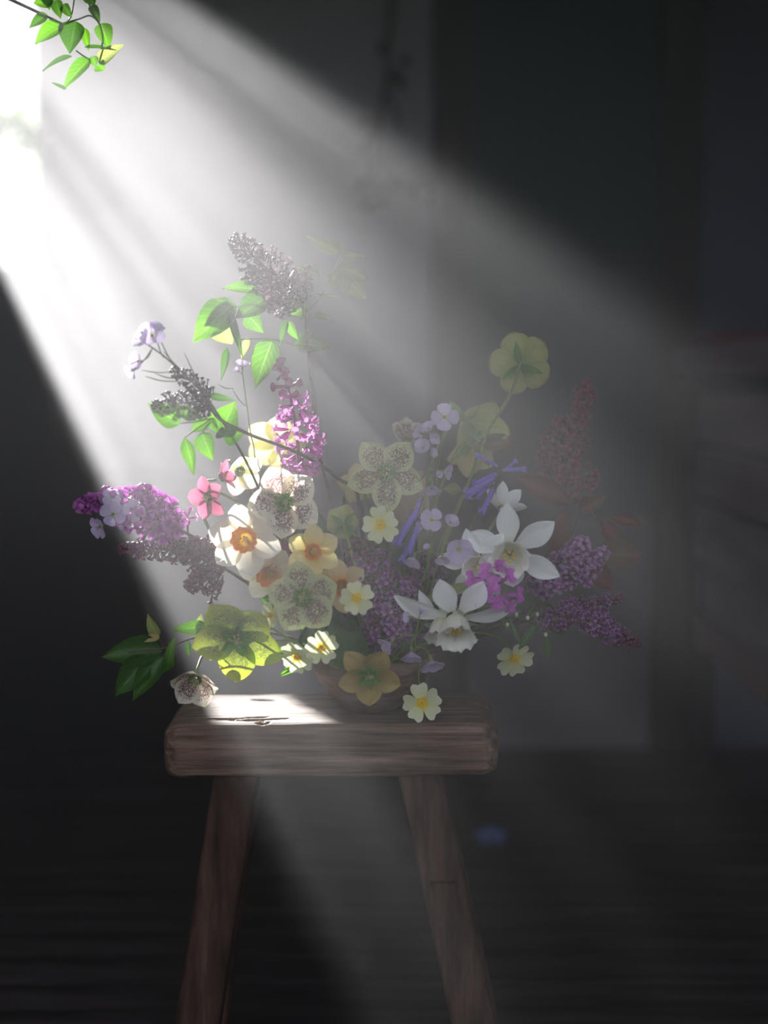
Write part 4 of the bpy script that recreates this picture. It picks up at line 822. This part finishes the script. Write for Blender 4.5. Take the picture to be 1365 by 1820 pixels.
# ---- fillers deep inside: leaves of the daffodils and extra stems
t = thing('daffodil_leaves', BC + Vector((0, 0, .05)), 'dark green daffodil leaves massed deep inside the bouquet', 'leaves')
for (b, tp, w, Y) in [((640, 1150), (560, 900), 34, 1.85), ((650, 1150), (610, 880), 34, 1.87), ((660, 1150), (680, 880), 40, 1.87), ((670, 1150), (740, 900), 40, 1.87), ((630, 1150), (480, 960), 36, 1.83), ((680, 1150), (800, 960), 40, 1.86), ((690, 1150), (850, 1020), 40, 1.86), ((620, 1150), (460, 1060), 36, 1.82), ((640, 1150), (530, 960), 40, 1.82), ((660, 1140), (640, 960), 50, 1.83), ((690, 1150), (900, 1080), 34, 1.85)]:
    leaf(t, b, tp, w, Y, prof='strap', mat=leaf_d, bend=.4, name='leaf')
# ================================================================ lilac branch hanging in at the upper left
bp = [W(-40, -28, 1.83), W(20, 0, 1.82), W(72, 24, 1.81), W(110, 42, 1.80)]
t = thing('hanging_branch', bp[0], 'fresh green leafy twig hanging into the sunbeam near the window', 'branch'); add_stem(t, bp, [(0, .0022), (1, .0012)], bark, 7)
add_stem(t, [W(135, -30, 1.81), W(128, 22, 1.81), W(118, 42, 1.80)], .0010, stem_g, 5, 'side_shoot')
add_stem(t, [W(112, 42, 1.80), W(140, 34, 1.80), W(160, 28, 1.80), W(176, 42, 1.80), W(182, 70, 1.80), W(176, 112, 1.80)], .0010, stem_d, 5, 'side_shoot')
add_stem(t, [W(150, -40, 1.80), W(156, 0, 1.80), W(166, 28, 1.80)], .0010, stem_d, 5, 'side_shoot')
add_stem(t, [W(135, 90, 1.80), W(146, 98, 1.80), W(158, 105, 1.80)], .0008, stem_d, 5, 'side_shoot')
for a in [((84, 26), (52, 50), 20, leaf_d, .3), ((112, 46), (62, 79), 34, leaf_g, .3), ((134, 38), (124, 96), 48, leaf_d, .05), ((180, 42), (194, 88), 32, leaf_g, .2), ((176, 112), (220, 80), 26, leaf_p, .5), ((174, 115), (186, 125), 26, leaf_g, .1),
          ((160, 105), (113, 160), 28, leaf_g, .4), ((128, 100), (76, 127), 12, leaf_d, .4), ((118, 158), (90, 146), 6, leaf_d, .2), ((150, 84), (205, 88), 8, leaf_d, .3), ((150, 50), (158, 92), 16, leaf_g, .2),
          ((92, 4), (60, 6), 26, leaf_g, .3), ((100, 0), (108, 34), 22, leaf_d, .2), ((112, 8), (128, 32), 18, leaf_d, .3), ((90, -20), (88, 18), 34, leaf_d, .2), ((160, -8), (168, 10), 26, leaf_g, .3), ((162, 10), (178, 40), 18, leaf_d, .4), ((75, -40), (60, 0), 30, leaf_g, .3), ((165, 100), (170, 120), 18, leaf_g, .2)]:
    leaf(t, a[0], a[1], a[2], 1.80, mat=a[3], bend=a[4] * 2, up=(random.uniform(-.3, .3), random.uniform(-.2, .4), 1))
# ================================================================ blossom shrub outside the window
def blossom_branch(pts, n_bl, n_lf, label, seed, spread=.05):
    rnd = random.Random(seed); P = [W(*p) for p in pts]; base = P[0]
    t = thing('blossom_branch', base, label, 'branch', 'blossoming branches outside the window'); add_stem(t, P, [(0, .006), (1, .002)], bark, 6)
    S = smooth(P, 10)
    me = None
    for k in range(n_bl):
        c = S[rnd.randrange(len(S) // 3, len(S))] + Vector((rnd.gauss(0, spread), rnd.gauss(0, spread * .6), rnd.gauss(0, spread)))
        mb = MB(); R = frame(Vector((rnd.uniform(-1, 1), -1, rnd.uniform(-.6, .8))))
        for j in range(5): mb.add(*place(petal(.013, .013, 'round', 2, 4, .2, -.2, .3), R, c, j * 1.2566))
        b = mb.build('blossom', bloss_m, t, org=c); MB().ball(c, .003, 5, 4).build('stamens', yel_m, b)
    for k in range(n_lf):
        c = S[rnd.randrange(len(S))] + Vector((rnd.gauss(0, spread), rnd.gauss(0, spread * .6), rnd.gauss(0, spread)))
        R = frame(Vector((rnd.uniform(-1, 1), rnd.uniform(-1, 1), rnd.uniform(-1, 1))), rnd.uniform(0, 6))
        MB().add(*place(petal(.055, .034, 'leaf', 4, 6, .1, -.3, .3), R, c)).build('leaf', leaf_g, t)
blossom_branch([(-150, 250, 3.80), (-60, 225, 3.72), (0, 215, 3.68), (40, 230, 3.66), (68, 275, 3.66)], 60, 60, 'branch with white blossoms just outside the window, at the height of the tall lilac', 3, .020)
blossom_branch([(-300, -160, 3.85), (-200, -110, 3.80), (-110, -60, 3.75), (-50, 10, 3.72)], 4, 30, 'leafy branch across the upper part of the window', 4, .030)  # out-of-view branch added to streak the beam
blossom_branch([(-200, 90, 3.8), (-120, 70, 3.75), (-40, 90, 3.72), (40, 60, 3.7)], 0, 14, 'sparse twig of leaves crossing the window above the white blossoms', 6, .020)
blossom_branch([(-240, -330, 3.70), (-120, -260, 3.69), (-20, -175, 3.68), (64, -112, 3.68)], 0, 30, 'leafy twig along the top corner of the window frame', 8, .034)  # unseen twig added to fringe the beam's upper edge with streaks
# ================================================================ dry vine on the wall by the dark jamb
P = [W(700, -30, 3.47), W(690, 80, 3.46), W(685, 160, 3.46), W(668, 240, 3.46), W(662, 330, 3.46), W(640, 375, 3.46)]
t = thing('dry_vine', P[0], 'dry brown vine trailing down the pale wall beside the dark jamb', 'vine'); add_stem(t, P, [(0, .006), (1, .003)], bark, 6)
for q in ([(664, 345, 3.46), (700, 325, 3.45), (745, 305, 3.45), (790, 285, 3.44)], [(686, 160, 3.46), (700, 190, 3.45), (715, 240, 3.45)], [(790, 285, 3.44), (800, 320, 3.44), (795, 360, 3.44)]):
    add_stem(t, [W(*p) for p in q], .004, bark, 5, 'tendril')
rnd = random.Random(9)
for k in range(46):
    s = rnd.choice([(690, 90, 25, 60), (672, 230, 22, 60), (665, 330, 16, 22), (720, 318, 28, 10), (800, 250, 12, 40), (795, 320, 12, 40)])
    x, y = rnd.gauss(s[0], s[2] * .6), rnd.gauss(s[1], s[3] * .6)
    leaf(t, (x, y), (x + rnd.uniform(-24, 24), y + rnd.uniform(6, 34)), rnd.uniform(12, 22), 3.45, mat=leaf_dry, up=(rnd.uniform(-.6, .6), rnd.uniform(-.3, .6), 1), nu=4, nv=6)
# small blue petal on the floor
mb = MB(); R = frame(Vector((0, -.3, 1)))
c = W(872, 1495, 1.0) - CAM; c = CAM + c * (CAM.z / -c.z) + Vector((0, 0, .004))
for j in range(5): mb.add(*place(petal(.030, .026, 'round', 4, 5, .35, -.3, .3), R, c, j * 1.2566))
tag(mb.build('fallen_blossom', petal_mat('dusty_blue_petal', [(0, (.14, .20, .40)), (1, (.20, .28, .52))], .3)), 'small dusty blue blossom fallen on the floor boards behind the stool', 'blossom')
for o in bpy.data.objects:
    if '_w' in o: del o['_w']
